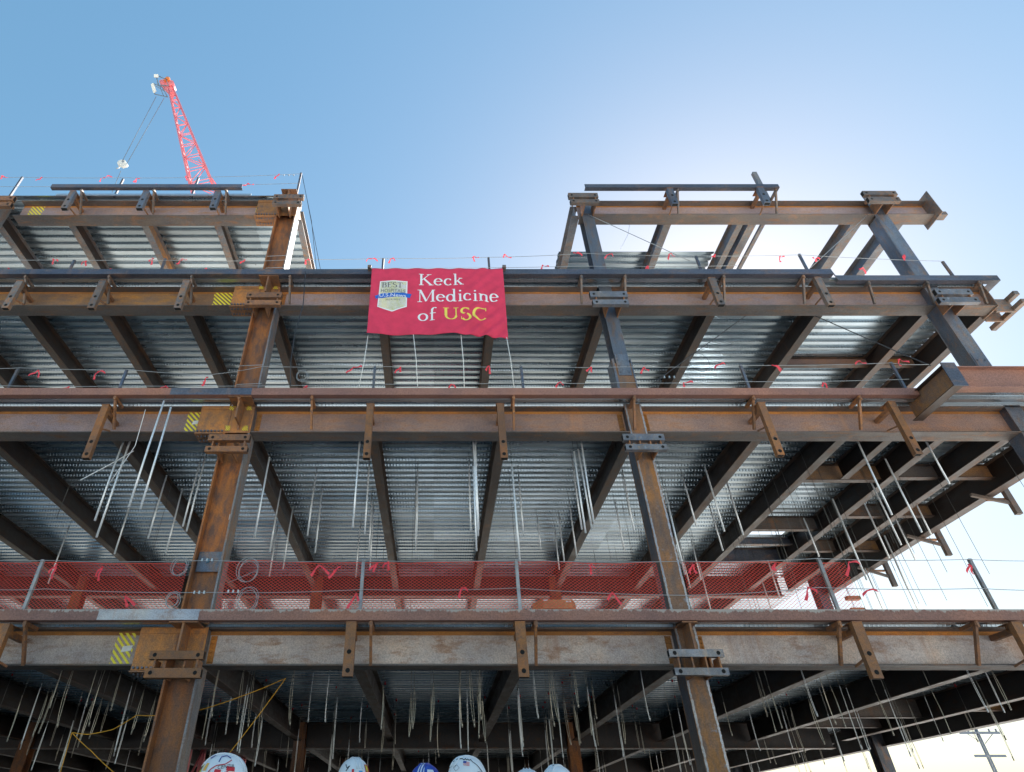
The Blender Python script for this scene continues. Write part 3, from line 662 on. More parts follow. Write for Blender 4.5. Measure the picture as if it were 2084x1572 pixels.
# coils of spare cable tied to the rails
def coil(px, py, rpx, label, Y=12.3, tail=None, mat='cable', n=3):
    c = P(px, py, Y); dep = (Y*CT + (c.z-H)*ST); r = rpx*dep/F; q = []
    for k in range(n*20+1):
        t_ = 2*math.pi*k/20; rr = r*(1+.09*math.sin(k*.11+px)); q.append(c+Vector((rr*math.cos(t_)*1.0+.02*math.sin(k*.1), -.03*k/(n*20), rr*math.sin(t_)*1.18+.02*math.cos(k*.13))))
    if tail: q += [P(*tail, Y-.04)]
    mb = MB(); mb.tube(q, .0055, 5); tag(mb.build('cable_coil', M[mat]), label, 'cable coil', 'coils of spare guardrail cable')
coil(366, 1155, 15, 'small wire coil left of the left column on the upper net cable')
coil(352, 1222, 13, 'small wire coil left of the left column on the lower net cable')
coil(505, 1162, 20, 'large wire coil right of the left column on the upper net cable', tail=(465,1186))
coil(504, 1222, 20, 'large wire coil right of the left column on the lower net cable')
coil(615, 766, 11, 'wire coil below the dangling dark cable on the second deck')
coil(1422, 739, 20, 'loose dark loop beside the bracing cable right of the middle column', Y=12.5, mat='blackcable', n=1)
# cable clips
for px, py, lab in [(412,1140,'clamp on the upper net cable at the left column'), (396,1206,'clamp on the lower net cable at the left column'), (465,1204,'clamp on the lower net cable right of the left column'), (578,357,'clamp beside the top left corner post'), (1352,768,'clamp on the dark bracing cable right of the middle column')]:
    for k in range(3):
        t_ = MB(); c = P(px+k*10, py, 12.33); t_.box(c.x-.012, c.x+.012, 12.305, 12.345, c.z-.022, c.z+.026); t_.box(c.x-.02, c.x+.02, 12.31, 12.34, c.z-.03, c.z-.018)
        tag(t_.build('cable_clamp', M['galv']), ('leftmost', 'middle', 'rightmost')[k]+' wire rope '+lab, 'cable clamp', 'wire rope clamps')
# cable wraps round columns at the rails
for (l, px0, px1, py) in ((1, 487, 537, 745), (1, 481, 533, 783), (2, 543, 592, 522), (2, 540, 590, 546)):
    strand([P(px0, py, 12.44), P(px1, py-2, 12.44)], .009, M['cable'], 'cable_wrap', 'guardrail cable wrapped across the left column, %s wrap of the %s' % ('upper' if py in (745, 522) else 'lower', LEVEL[l]), 'cable')
# ------------------------------------------------------------------ ribbons
RB = {3: [(5,360),(85,362),(212,362),(283,364),(132,378),(320,376),(378,361),(505,375),(568,355)],
      2: [(18,548),(108,528),(175,532),(225,548),(312,527),(370,530),(420,548),(498,530),(622,530),(755,527),(798,527),(962,525),(1026,520),(1104,541),(1168,515),(1240,518),(1318,542),(1362,518),(1455,520),(1587,523),(1655,525),(1750,548),(1840,520)],
      1: [(78,755),(140,788),(200,757),(335,788),(422,769),(625,787),(720,749),(815,748),(918,783),(995,746),(1138,780),(1203,749),(1310,749),(1392,780),(1462,743),(1572,744),(1675,780),(1745,737),(1828,733)],
      0: [(115,1150),(208,1155),(255,1215),(650,1152),(692,1155),(725,1210),(768,1147),(790,1145),(940,1198),(1200,1152),(1245,1208),(1410,1150),(1578,1148),(1645,1196),(1728,1145),(1765,1203),(1972,1150)]}
def ribbon_mesh(sc, seed):
    rnd = random.Random(seed); mb = MB(); dr = rnd.uniform(-1, 1)
    mb.tube([(-.02,0,0),(.02,.0,.01)], .015, 6)
    for s_ in range(2):
        a = Vector((0,-.02,0)); ang = rnd.uniform(-2.6, -.4) if s_ else rnd.uniform(-2.9, -1.9)
        if rnd.random() < .3: ang = rnd.uniform(-.5, .4)
        L = sc*rnd.uniform(.55, 1.5); prev = None
        for k in range(6):
            f = k/5; p = a + Vector((math.cos(ang)*L*f, .03*math.sin(f*6+seed), math.sin(ang)*L*f - .06*f*f)); wd = .011+.019*f
            nrm = Vector((-math.sin(ang), .4*math.sin(f*5+seed), math.cos(ang))).normalized()
            cur = (p+nrm*wd, p-nrm*wd)
            if prev: mb.face([prev[0], cur[0], cur[1], prev[1]], 0, True)
            prev = cur
    return mb
for li, lst in RB.items():
    for i, (px, py) in enumerate(sorted(lst)):
        c = P(px, py, 12.34); sc = {0: .19, 1: .17, 2: .17, 3: .19}[li]
        side = 'lowest deck net' if li == 0 else LEVEL[li]+' guardrail'
        tag(ribbon_mesh(sc, li*100+i).build('flagging_ribbon', M['ribbon'], loc=c), '%s pink-red flagging ribbon from the left on the %s' % (ordw(i+1), side), 'ribbon', 'flagging ribbons tied to the guardrail cables')
# ------------------------------------------------------------------ debris net on the lowest rail
def net(x0, x1, z0, z1, y, cw, ch, wd, name):
    mb = MB(); nx = int((x1-x0)/cw); nz = int((z1-z0)/ch)
    def pt(i, j):
        x = x0+i*cw*.5; z = z0+j*ch*.5
        return Vector((x, y+.02*math.sin(x*2.1)+.01*math.sin(x*7+z*4), z+.015*math.sin(x*1.3)+(.01*math.sin(x*3)*((z-z0)))))
    for i in range(nx*2):
        for j in range(nz*2):
            if (i+j) % 2: a, b_ = pt(i, j+1), pt(i+1, j)
            else: a, b_ = pt(i, j), pt(i+1, j+1)
            d = (b_-a).normalized(); n_ = Vector((-d.z, 0, d.x))*wd/2
            mb.v += [tuple(a-n_), tuple(b_-n_), tuple(b_+n_), tuple(a+n_)]; k = len(mb.v); mb.f.append((k-4, k-3, k-2, k-1)); mb.m.append(0); mb.sm.append(False)
    for zz in (z0+.01, z1):
        q = [pt(i, 0) if zz < z1 else pt(i, nz*2) for i in range(0, nx*2, 2)]; mb.tube(q, .009, 4)
    return mb
xl = P(-30, 1190, 12.52).x; ztp = P(900, 1143, 12.52).z; xr = P(1742, 1190, 12.52).x
for (xa, xb, yy, lab) in ((xl, -5.12, 12.56, 'red debris netting on the lowest deck, left of the left column'), (-4.40, 4.68, 12.52, 'longest red debris netting, between the left and middle columns on the lowest deck'), (5.18, xr, 12.52, 'red debris netting right of the middle column on the lowest deck')):
    tag(net(xa, xb, T[0]+.0, ztp, yy, .088, .062, .0066, 'n').build('debris_net', M['mesh']), lab, 'safety net')
# a wooden form leaning behind the net
Bx = thing('wooden_crate', 'shallow orange-brown wooden crate on bearers behind the red netting', 'crate', (P(1135,1230,12.7).x, 12.7, T[0]+.2)); Bx.scale = (.72, .8, .9)
mb = MB(); mb.box(-.5,-.4,-.02,.5,-.2,.02); mb.box(.4,.5,-.02,.5,-.2,.02); mb.box(-.5,.5,.22,.3,-.2,.0); mb.build('bearer', M['wood'], Bx, loc=(0,0,0))
mb = MB(); mb.box(-.42, .42, -.02, .02, 0, .2); mb.build('front_board', M['wood'], Bx, loc=(0,0,.02))
mb = MB()
for s_ in (-1, 1): mb = MB(); mb.bar((s_*.42, .02, .1), (s_*.62, .5, .12), .03, .24); mb.build('side_board', M['wood'], Bx, loc=(0,0,.02))
mb = MB(); mb.box(-.62, .62, .5, .53, 0, .26); mb.build('back_board', M['wood'], Bx, loc=(0,0,.02))
mb = MB(); mb.box(-.41, -.28, -.026, -.021, .17, .2); mb.box(.24, .38, -.026, -.021, .14, .17); mb.build('sticker', M['white_paper'], Bx, loc=(0,0,.02))
# ------------------------------------------------------------------ hanger rods under the second deck
RODS = [(249,896,195,1060),(351,817,265,1033),(354,830,284,1037),(275,990,232,1128),(275,881,198,1094),(339,968,302,1096),(400,938,374,1072),(419,931,380,1082),(373,995,335,1129),(551,931,519,1094),(569,995,543,1124),(559,1072,548,1173),(591,1032,578,1158),(645,958,627,1091),(655,995,640,1126),(134,1072,97,1188),
 (731,884,717,1075),(748,939,741,1088),(755,1007,749,1122),(759,1030,752,1158),(735,1061,726,1175),(851,957,847,1091),(849,985,844,1120),(955,937,960,1081),(964,880,971,1091),(968,884,976,1078),(966,950,971,1122),(1029,947,1043,1150),(1054,964,1067,1090),(1083,1051,1100,1118),(1164,937,1186,1078),(1174,920,1194,1085),(1179,915,1202,1075),(1184,900,1210,1063),(1155,1018,1174,1132),(1137,1051,1150,1145),(1130,1080,1140,1160),(1251,1021,1270,1120),(1264,957,1293,1085),
 (1355,1004,1395,1170),(1387,968,1416,1072),(1386,1099,1404,1196),(1410,1099,1428,1180),(1433,945,1473,1082),(1444,1022,1470,1121),(1476,978,1513,1089),(1740,890,1817,1048),(1878,881,1948,985),(1643,1055,1665,1133),(1750,968,1832,1109),(1764,1015,1809,1136),(1790,1040,1850,1140),(1845,1010,1890,1090),(1900,1070,1935,1130)]
zd = ZT[1]
def tanv(px, py): d = ray(px, py); return d.z/d.y
rods = []
for (xs, ys, xb, yb) in RODS:
    ts, tb = tanv(xs, ys), tanv(xb, yb)
    Y = min(2.1/(ts-tb), (zd-H-.25)/ts, 22.0); Y = max(Y, 12.06 if ys < 860 else 13.15)
    p = P(xb, yb, Y); zs = P(xs, ys, Y).z
    rods.append((p.x, Y, p.z, min(zs, zd-.03), True))
rr = random.Random(5)
for k in range(84):      # plain thin rods
    x = rr.uniform(-9.5, 15.4); 
    if k > 26: x = rr.uniform(5.6, 15.4)
    Y = rr.uniform(13.6, 22.5)
    if k > 26 and k % 7 == 0: rods.append((x, Y, zd-rr.uniform(2.2, 3.2), zd-rr.uniform(.5, 1.2), True))
    else: rods.append((x, Y, zd-rr.uniform(2.0, 3.6), None, False))
LX2all = LX2+[11.55, 14.35, XR]
proto = {}
def rod_thing(x, Y, zb, zs, bright, ztop, label, group):
    r_ = thing('hanger_rod', label, 'hanger rod', (x, Y, ztop), group)
    L = ztop-zb; lean = rr.uniform(-.03, .03)
    mb = MB(); mb.tube([(0,0,0), (lean*.4, 0, -L*.5), (lean, 0, -L)], .006, 5); mb.build('threaded_rod', M['rod'], r_, loc=(0,0,0))
    if bright:
        a = ztop-zs; a = min(a, L-.4)
        w1 = .023; mb = MB(); mb.tube([(lean*.4*a/L, -.012, -a), (lean*.8, -.012, -(a+L)/2), (lean, -.012, -L-.005)], w1, 6); mb.build('sleeve', M['sleeve'], r_, loc=(0,0,0))
    return r_
def bay(x):
    return 'left of left column' if x < -4.75 else ('between left and middle columns' if x < 4.93 else ('right of middle column' if x < 14.35 else 'at the right edge'))
cnt = {}
rods2 = []
for q in rods:
    x = q[0]
    for bx in LX2all:
        if abs(x-bx) < .16: x = bx+(.2 if x > bx else -.2)
    rods2.append((x,)+q[1:])
for q in sorted(rods2, key=lambda q: q[0]/ (q[1])):
    k = (bay(q[0]), q[4]); cnt[k] = cnt.get(k, 0)+1
    rod_thing(q[0], q[1], q[2], q[3], q[4], zd+.01, '%s %s from left under second deck, %s' % (ordw(cnt[k]), 'bright silver rod' if q[4] else 'thin dark rod', bay(q[0])), 'hanger rods under the second deck')
# a kinked and a stray rod on the left
strand([P(163,978,13.4), P(225,945,13.4), P(272,918,13.4)], .014, M['sleeve'], 'bent_tube', 'stray silver tube lying diagonally in the hanging wires at left', 'tube')
strand([P(296,834,12.3), P(275,908,12.6), P(222,985,12.9)], .009, M['sleeve'], 'bent_rod', 'kinked thin rod hanging over the second deck girder at left', 'rod')
# ------------------------------------------------------------------ wire loops under the lowest deck
zd1 = ZT[0]
def loop_mesh(L, a, gap, seed):
    rnd = random.Random(seed); top = MB(); low = MB(); bend = (0,.02,-.03,.01,.05,-.015,.0)[seed]
    top.tube([(0,0,0), (0,0,-a)], .0055, 5)
    pts = []
    for k in range(9):
        f = k/8; pts.append((gap*math.sin(f*math.pi*.9)*.5+bend*f*f, bend*.6*math.sin(f*3), -a-(L-a)*f))
    pts2 = [(2*bend*(k/8)**2-q[0], q[1]+.01, q[2]) for k, q in enumerate(pts)]
    low.tube(pts, .0055, 5); low.tube(pts2, .0055, 5)
    low.tube([(bend*.9,0,-L+.08),(bend,0,-L-.012)], .014, 6)
    return top, low
protos = []
for k in range(7):
    L = (1.15, 1.35, 1.6, 1.9, 1.45, 2.1, 1.25)[k]; a = L*(.3, .25, .5, .35, .2, .55, .4)[k]
    tp, lw = loop_mesh(L, a, (.03, .022, .04, .02, .05, .025, .034)[k], k)
    r_ = thing('wire_hanger', 'x', 'wire hanger', (0, 0, 0), 'wire hangers under the lowest deck')
    p1 = tp.build('suspension_wire', M['wire'], r_, loc=(0,0,0)); p2 = lw.build('wire_loop', M['wirebright'] if k % 2 == 0 else M['sleeve'], r_, loc=(0,0,0))
    rm = MB(); rm.tube([(0,0,-.0),(0,0,-.05)], .022, 6); p3 = rm.build('red_marking', M['redmark'], r_, loc=(0,0,0))
    protos.append((r_, [p1, p2, p3]))
spots = []
# main visible hangers: bottom pixel + depth
for (px, py, Y) in ((400,1495,14),(430,1460,13.5),(500,1480,15),(520,1560,15.5),(628,1470,15),(676,1545,16),(835,1500,14.5),(842,1484,14.2),(877,1510,14.6),(882,1477,13.8),(938,1524,15),(954,1530,15.2),(942,1480,14.2),(961,1480,14.2),(975,1503,14.4),(985,1512,14.7),(1045,1527,15.4),(1056,1520,15.2),(1063,1540,15.8),(1130,1478,14.1),(1134,1470,14),(1127,1560,16),(1147,1542,15.6),(1206,1497,14.6),(1178,1517,15),(1212,1520,15),
   (182,1478,14),(165,1510,14.6),(270,1495,14.2),(295,1510,14.7),(75,1500,14.3),(42,1515,14.6),(100,1480,14.2),(12,1510,14.6),(235,1555,15.6),(65,1568,16),(1578,1490,14.3),(1590,1483,14.1),(1705,1482,14),(1755,1525,14.8),(1718,1550,15.4),(1660,1515,15),(2010,1450,13.6),(2036,1450,13.7),(2058,1445,13.6),(1935,1495,14.2),(1870,1565,15.8),(1855,1540,15),(1770,1530,15)):
    p = P(px, py, Y); spots.append((p.x, Y, p.z))
for k in range(185):
    x = rr.uniform(-13, 15.5); Y = 13.4+21*rr.random()**1.3
    spots.append((x, Y, None))
spots.sort(key=lambda q: q[0]/q[1]); cn = {}
used = set()
for i, (x, Y, zb) in enumerate(spots):
    for bx in LX1+[XR]:
        if abs(x-bx) < .17: x = bx+(.22 if x > bx else -.22)
    for ty in (25, 37.2):
        if abs(Y-ty) < .25: Y = ty-.35
    k = rr.randrange(7)
    if zb is not None:
        L = zd1-zb; k = min(range(7), key=lambda j: abs((1.15, 1.35, 1.6, 1.9, 1.45, 2.1, 1.25)[j]-L))
    near = 'front' if Y < 18 else ('middle' if Y < 25 else 'back')
    key = (bay(x), near); cn[key] = cn.get(key, 0)+1
    lab = '%s wire hanger from left, %s under lowest deck, %s' % (ordw(cn[key]), near, bay(x))
    src, ch = protos[k]
    if k not in used: o = src; used.add(k); kids = ch
    else:
        o = src.copy(); COL.objects.link(o); ROOTS.append(o); kids = []
        for c in ch: d = c.copy(); COL.objects.link(d); d.parent = o
    o.location = (x, Y, zd1+.01); o['label'] = lab; o.rotation_euler = (0, 0, rr.uniform(0, 3.1))
    s_ = 1.0
    if zb is not None: s_ = (zd1-zb)/(1.15, 1.35, 1.6, 1.9, 1.45, 2.1, 1.25)[k]; s_ = max(.7, min(1.4, s_))
    o.scale = (1, 1, s_)
for k in range(7):
    if k not in used:
        for c in protos[k][1]: bpy.data.objects.remove(c)
        ROOTS.remove(protos[k][0]); bpy.data.objects.remove(protos[k][0])
# ------------------------------------------------------------------ yellow cord
def cordline(pts, r, label):
    q = []
    pts = [Vector(p) for p in pts]
    for i in range(len(pts)-1):
        L = (pts[i+1]-pts[i]).length
        for k in range(10): f = k/10; p = pts[i].lerp(pts[i+1], f); p.z -= .05*L*4*f*(1-f)*.3; q.append(p)
    q.append(pts[-1]); mb = MB(); mb.tube(q, r, 6); tag(mb.build('extension_cord', M['cord']), label, 'cord')
cordline([P(455,1548,13.3), P(582,1380,13.3), P(490,1418,13.3), P(400,1447,13.3), P(340,1456,13.3), P(278,1456,13.3), P(230,1485,13.3), P(180,1495,13.3), P(146,1491,13.3), P(187,1530,13.3), P(235,1575,13.3)], .0072, 'long yellow-orange extension cord strung below the lowest deck at left')
cordline([P(146,1492,13.32), P(122,1575,13.32)], .0075, 'short yellow-orange cord hanging straight down at far left')
# ------------------------------------------------------------------ banner
BT = {'l': P(757,547,11.9), 'r': P(1023,546,11.9)}
zb0 = P(900, 684, 11.9).z; zt0 = BT['l'].z; bw = BT['r'].x-BT['l'].x; bh = zt0-zb0
BAN = thing('fabric_banner', 'crimson cloth banner with white and yellow lettering hung from the third deck edge', 'banner', (BT['l'].x+bw/2, 11.9, zt0))
def rip(u, v):
    d = .055*math.sin(u*9+v*2)*v + .024*math.sin(u*23-v*6)*v + .016*math.sin(v*14+u*3)*v + .012*math.sin(u*38+1)*(1-v)*math.exp(-v*4)*1.3
    k = (u-.62)+(v-.9)*-.55
    d += .042*math.sin((u*1.2+v*.8)*46)*math.exp(-((u-.86)**2)/.03)*v*v + .012*math.sin((u*1.6+v)*38)*math.exp(-((u-.8)**2)/.02)
    d += .015*math.sin((u-v*.4)*60)*math.exp(-u*u/.004)*v
    return d
def BP(u, v, off=0):
    x = (u-.5)*bw*(1-.015*v); z = -v*bh
    z += .075*math.sin(min(1, max(0, u))*math.pi*1.0)**1.5*v**3*(1.3-u) - .05*v**3*u
    return Vector((x, -rip(u, v)-off-.03*v, z))
mb = MB(); NU, NV = 90, 50
vs = [BP(i/NU, j/NV) for j in range(NV+1) for i in range(NU+1)]
mb.raw(vs, [(j*(NU+1)+i, (j+1)*(NU+1)+i, (j+1)*(NU+1)+i+1, j*(NU+1)+i+1) for j in range(NV) for i in range(NU)], 0, True)
cl = mb.build('cloth', M['banner'], BAN, loc=(0,0,0)); sm = cl.modifiers.new('thick', 'SOLIDIFY'); sm.thickness = .003; sm.offset = 1 if False else 0
# lettering: strokes with serifs, in units of cap height
TK, TN_ = .135, .045
def arc(cx, cy, rx, ry, a0, a1, n=14, tk=TK, tn=TN_):
    out = []
    for k in range(n+1):
        a = R(a0+(a1-a0)*k/n); out.append((cx+rx*math.cos(a), cy+ry*math.sin(a), tn+(tk-tn)*abs(math.cos(a))))
    return out
def st(x0, y0, x1, y1, w_): return [(x0+(x1-x0)*k/6, y0+(y1-y0)*k/6, w_) for k in range(7)]
def sf(x0, x1, y): return [(x0, y, .05), ((x0+x1)/2, y, .05), (x1, y, .05)]
GL = {
 'K': (1.0, [st(.2,0,.2,1,TK), sf(.05,.36,.02), sf(.05,.36,.98), st(.22,.42,.70,.97,TN_+.01), sf(.56,.86,.98), st(.38,.58,.84,.02,TK), sf(.68,1.0,.02)]),
 'e': (.64, [arc(.30,.31,.235,.29,5,318), st(.09,.35,.52,.35,TN_)]),
 'c': (.60, [arc(.31,.31,.235,.29,48,318), [(.44,.5,.1),(.47,.47,.09)]]),
 'k': (.70, [st(.17,0,.17,1.05,TK*.9), sf(.04,.32,.02), sf(.04,.17,1.03), st(.2,.28,.48,.58,TN_), sf(.38,.62,.6), st(.30,.40,.56,.03,TK*.85), sf(.44,.70,.02)]),
 'M': (1.2, [st(.17,0,.17,1,TN_+.01), st(1.0,0,1.0,1,TK), st(.19,.98,.58,.05,TK), st(.58,.05,.98,.98,TN_), sf(.02,.32,.02), sf(.02,.25,.98), sf(.85,1.15,.02), sf(.95,1.15,.98)]),
 'd': (.72, [arc(.28,.31,.22,.29,0,360), st(.52,0,.52,1.05,TK*.9), sf(.40,.53,1.03), sf(.52,.66,.02)]),
 'i': (.36, [st(.18,0,.18,.6,TK*.9), sf(.05,.32,.02), sf(.06,.18,.58), [(.18,.80,.12),(.18,.86,.14),(.18,.92,.12)]]),
 'n': (.72, [st(.17,0,.17,.6,TK*.9), sf(.04,.30,.02), sf(.05,.17,.58), arc(.35,.38,.18,.20,170,0), st(.53,.38,.53,0,TK*.9), sf(.41,.67,.02)]),
 'o': (.66, [arc(.32,.31,.25,.29,0,360)]),
 'f': (.44, [st(.2,0,.2,.82,TK*.85), sf(.06,.36,.02), arc(.36,.82,.16,.2,180,50), st(.06,.6,.42,.6,TN_+.01)]),
 'U': (.98, [st(.2,1,.2,.36,TK*1.15), arc(.49,.36,.29,.33,180,360), st(.78,.36,.78,1,TN_+.02), sf(.04,.38,.98), sf(.64,.92,.98)]),
 'S': (.70, [arc(.33,.745,.22,.225,35,225,12,TK,TN_+.01)+arc(.36,.26,.24,.235,60,-145,12,TK*1.1,TN_+.01), st(.53,.74,.53,.95,.04), st(.10,.05,.10,.28,.04)]),
 'C': (.95, [arc(.48,.5,.38,.47,45,318,20,TK*1.15), st(.79,.68,.79,.96,.05)]),
 'B': (.78, [st(.18,0,.18,1,TK), sf(.04,.34,.02), sf(.04,.34,.98), st(.18,.98,.38,.98,TN_), arc(.38,.75,.2,.23,90,-90), st(.18,.52,.38,.52,TN_), arc(.40,.27,.25,.25,90,-90), st(.18,.02,.4,.02,TN_)]),
 'E': (.72, [st(.18,0,.18,1,TK), st(.05,.98,.62,.98,.06), st(.05,.02,.64,.02,.06), st(.18,.52,.5,.52,.06), st(.61,.8,.61,.98,.05), st(.64,.02,.64,.22,.05)]),
 'T': (.76, [st(.38,0,.38,1,TK), sf(.22,.54,.02), st(.05,.97,.71,.97,.07), st(.06,.78,.06,.97,.05), st(.70,.78,.70,.97,.05)]),
}
LMAT = [None]
def stroke(mb, pts, f):
    L = len(pts); prev = None
    for i, (x, y, w_) in enumerate(pts):
        ax, ay = pts[max(i-1, 0)][:2]; bx, by = pts[min(i+1, L-1)][:2]; dx, dy = bx-ax, by-ay; l = math.hypot(dx, dy) or 1
        nx, ny = -dy/l*w_/2, dx/l*w_/2; cur = (f(x+nx, y+ny), f(x-nx, y-ny))
        if prev: mb.face([prev[0], prev[1], cur[1], cur[0]])
        prev = cur
def write(mb, s_, u0, v0, cap, off=.008, sx=1.0, slope=0):
    x = 0
    for ch in s_:
        if mb is None: cur_ = MB()
        else: cur_ = mb
        if ch == ' ': x += .35; continue
        adv, sts = GL[ch]
        for pts in sts:
            stroke(cur_, pts, lambda a, b_: BP(u0+(x+a)*cap*sx/bw, v0-b_*cap/bh+slope*(x+a), off))
        if mb is None: cur_.build('letter', LMAT[0], BAN, loc=(0,0,0))
        x += adv
    return x*cap*sx/bw
for args, kw in ((('Keck', .355, .265, .43), {}), (('Medicine', .35, .52, .46), {'sx': .93}), (('of', .355, .79, .45), {})):
    LMAT[0] = M['ink_white']; write(None, *args, **kw)
LMAT[0] = M['ink_yellow']; write(None, 'USC', .535, .80, .47)
def patch(poly, off, nm, mat, sub=10):
    # poly in (u, v); triangulated strip over u for following the folds
    us = [p[0] for p in poly]; u0, u1 = min(us), max(us); mb = MB(); n = 24
    def span(u):
        ys = []
        for i in range(len(poly)):
            a, b_ = poly[i], poly[(i+1) % len(poly)]
            if (a[0]-u)*(b_[0]-u) <= 0 and a[0] != b_[0]: ys.append(a[1]+(b_[1]-a[1])*(u-a[0])/(b_[0]-a[0]))
        return (min(ys), max(ys)) if ys else None
    for i in range(n):
        ua = u0+(u1-u0)*(i+.0)/n+1e-5; ub = u0+(u1-u0)*(i+1)/n-1e-5; sa, sb = span(ua), span(ub)
        if not sa or not sb: continue
        for j in range(sub):
            f0, f1 = j/sub, (j+1)/sub
            mb.face([BP(ua, sa[0]+(sa[1]-sa[0])*f0, off), BP(ua, sa[0]+(sa[1]-sa[0])*f1, off), BP(ub, sb[0]+(sb[1]-sb[0])*f1, off), BP(ub, sb[0]+(sb[1]-sb[0])*f0, off)])
    return mb.build(nm, mat, BAN, loc=(0,0,0))
patch([(.062,.215),(.165,.20),(.275,.205),(.275,.60),(.17,.675),(.06,.61)], .008, 'emblem', M['ink_white'])
patch([(.070,.225),(.165,.212),(.267,.217),(.267,.592),(.17,.66),(.068,.602)], .0105, 'emblem_field', M['shield'])
patch([(.036,.44),(.062,.425),(.09,.405),(.17,.40),(.25,.39),(.28,.40),(.308,.405),(.30,.44),(.306,.47),(.28,.462),(.25,.455),(.17,.465),(.09,.48),(.062,.475),(.04,.50),(.048,.47)], .014, 'emblem_ribbon', M['ink_blue'])
mb = MB(); write(mb, 'BEST', .083, .312, .20, .013, .98); mb.build('emblem_lettering', M['ink_grey'], BAN, loc=(0,0,0))
def textmesh(s_, h_):
    cu = bpy.data.curves.new('txt', 'FONT'); cu.body = s_; cu.size = h_; ob = bpy.data.objects.new('txt', cu); COL.objects.link(ob)
    dg = bpy.context.evaluated_depsgraph_get(); me = bpy.data.meshes.new_from_object(ob.evaluated_get(dg))
    vs = [v.co.copy() for v in me.vertices]; fs = [tuple(p.vertices) for p in me.polygons]
    bpy.data.objects.remove(ob); bpy.data.curves.remove(cu); bpy.data.meshes.remove(me); return vs, fs
def textbanner(s_, u0, u1, v, h_, mat, off, nm):
    vs, fs = textmesh(s_, 1.0); xm = max(v_.x for v_ in vs); mb = MB()
    mb.raw([BP(u0+(u1-u0)*q.x/xm, v-q.y*h_/.72/bh, off) for q in vs], fs); mb.build(nm, mat, BAN, loc=(0,0,0))
textbanner('HOSPITALS', .078, .26, .388, .13, M['ink_grey'], .013, 'emblem_lettering')
textbanner('U.S.News', .068, .268, .460, .13, M['ink_white'], .018, 'emblem_lettering')
textbanner('HONOR ROLL', .115, .225, .52, .055, M['shieldtxt'] if 'shieldtxt' in M else M['ink_grey'], .013, 'emblem_lettering') if False else None
textbanner('2014-2015', .115, .225, .515, .06, M['ink_grey'], .013, 'emblem_lettering')
for k, (a, b_) in enumerate((((749,683),(730,790)), ((841,679),(850,790)), ((938,682),(945,790)), ((1031,687),(1046,790)))):
    q0 = P(*a, 11.9); q1 = P(*b_, 11.99); mid = q0.lerp(q1, .5)+Vector((.02, 0, 0))
    mb = MB(); mb.tube([q0, mid, q1], .011, 5)
    tag(mb.build('tie_rope', M['rope']), '%s white rope from the left tying down the banner hem' % ordw(k+1), 'rope', 'white tie ropes below the banner')
for px in (752, 1026):
    mb = MB(); c = P(px, 545, 11.9); mb.box(c.x-.05, c.x+.05, 11.86, 12.0, c.z-.03, c.z+.07)
    tag(mb.build('banner_clamp', M['hss']), 'small dark clamp at the banner\'s top %s corner' % ('left' if px < 900 else 'right'), 'clamp')
# ------------------------------------------------------------------ crane
Bb = PD(411, 378, 50); Tp = PD(347, 178, 60)
dirb = (Bb-Tp).normalized(); foot = Tp + dirb*((Tp.z-21.0)/-dirb.z)
CR = thing('tower_crane', 'red lattice crane boom rising behind the top left deck, with a blue-grey tip platform', 'crane', (foot.x, foot.y, foot.z))
side = dirb.cross(Vector((0,1,0))).normalized(); dep = dirb.cross(side).normalized()
Lb = (foot-Tp).length
def sec(s_):
    hw = .20+.68*min(1, s_/19.0)
    p = Tp+dirb*s_
    return [p+side*hw*a+dep*hw*b_ for a, b_ in ((-1,-1),(1,-1),(1,1),(-1,1))]
mb = MB(); A_ = sec(0); C_ = sec(19); E_ = sec(Lb)
for k in range(4): mb.tube([A_[k], C_[k], E_[k]], .085, 6)
mb.build('boom_chords', M['cranered'], CR)
mb = MB(); s_ = .6; n_ = 0
while s_ < Lb-2:
    a = sec(s_); stp = 1.4+min(1, s_/19)*.9; b2 = sec(min(Lb, s_+stp))
    for k in range(4):
        k2 = (k+1) % 4
        mb.tube([a[k], b2[k2]] if n_ % 2 else [a[k2], b2[k]], .045, 4); mb.tube([a[k], a[k2]], .035, 4)
    s_ += stp; n_ += 1
mb.build('lattice_bracing', M['cranered'], CR)
mb = MB(); hx = PD(331, 172, 60); mb.bar(Tp+dirb*1.5, hx, .45, .4); mb.tube([Tp+Vector((0,-.4,.2)), Tp+Vector((0,.4,.2))], .38, 14); mb.tube([hx+Vector((0,-.3,.1)), hx+Vector((0,.3,.1))], .25, 12); mb.build('boom_head', M['cranered'], CR)
def frame(mb, c, r=.05):
    L = len(c)
    for i in range(L): mb.tube([c[i], c[(i+1) % L]], r, 4)
mb = MB()
for dd in (59.2, 60.6):
    for q in (((318,153),(338,162),(343,174),(322,175)), ((311,170),(330,178),(341,198),(315,192))): frame(mb, [PD(x, y, dd) for x, y in q])
for (x, y) in ((318,153),(338,162),(343,174),(311,170),(341,198),(315,192),(322,175)): mb.tube([PD(x, y, 59.2), PD(x, y, 60.6)], .05, 4)
for (x0, y0, x1, y1) in ((318,156,324,176),(311,172,335,186),(325,176,333,196)): mb.tube([PD(x0,y0,59.2), PD(x1,y1,59.2)], .04, 4)
mb.build('tip_platform', M['cranegrey'], CR)
mb = MB(); mb.bar(PD(310,171,59), PD(315,188,59), .3, .12); mb.build('sign_panel', M['cranewhite'], CR); mb = MB(); mb.bar(PD(318,152,59), PD(318,158,59), .4, .12); mb.build('sign_panel', M['cranewhite'], CR)
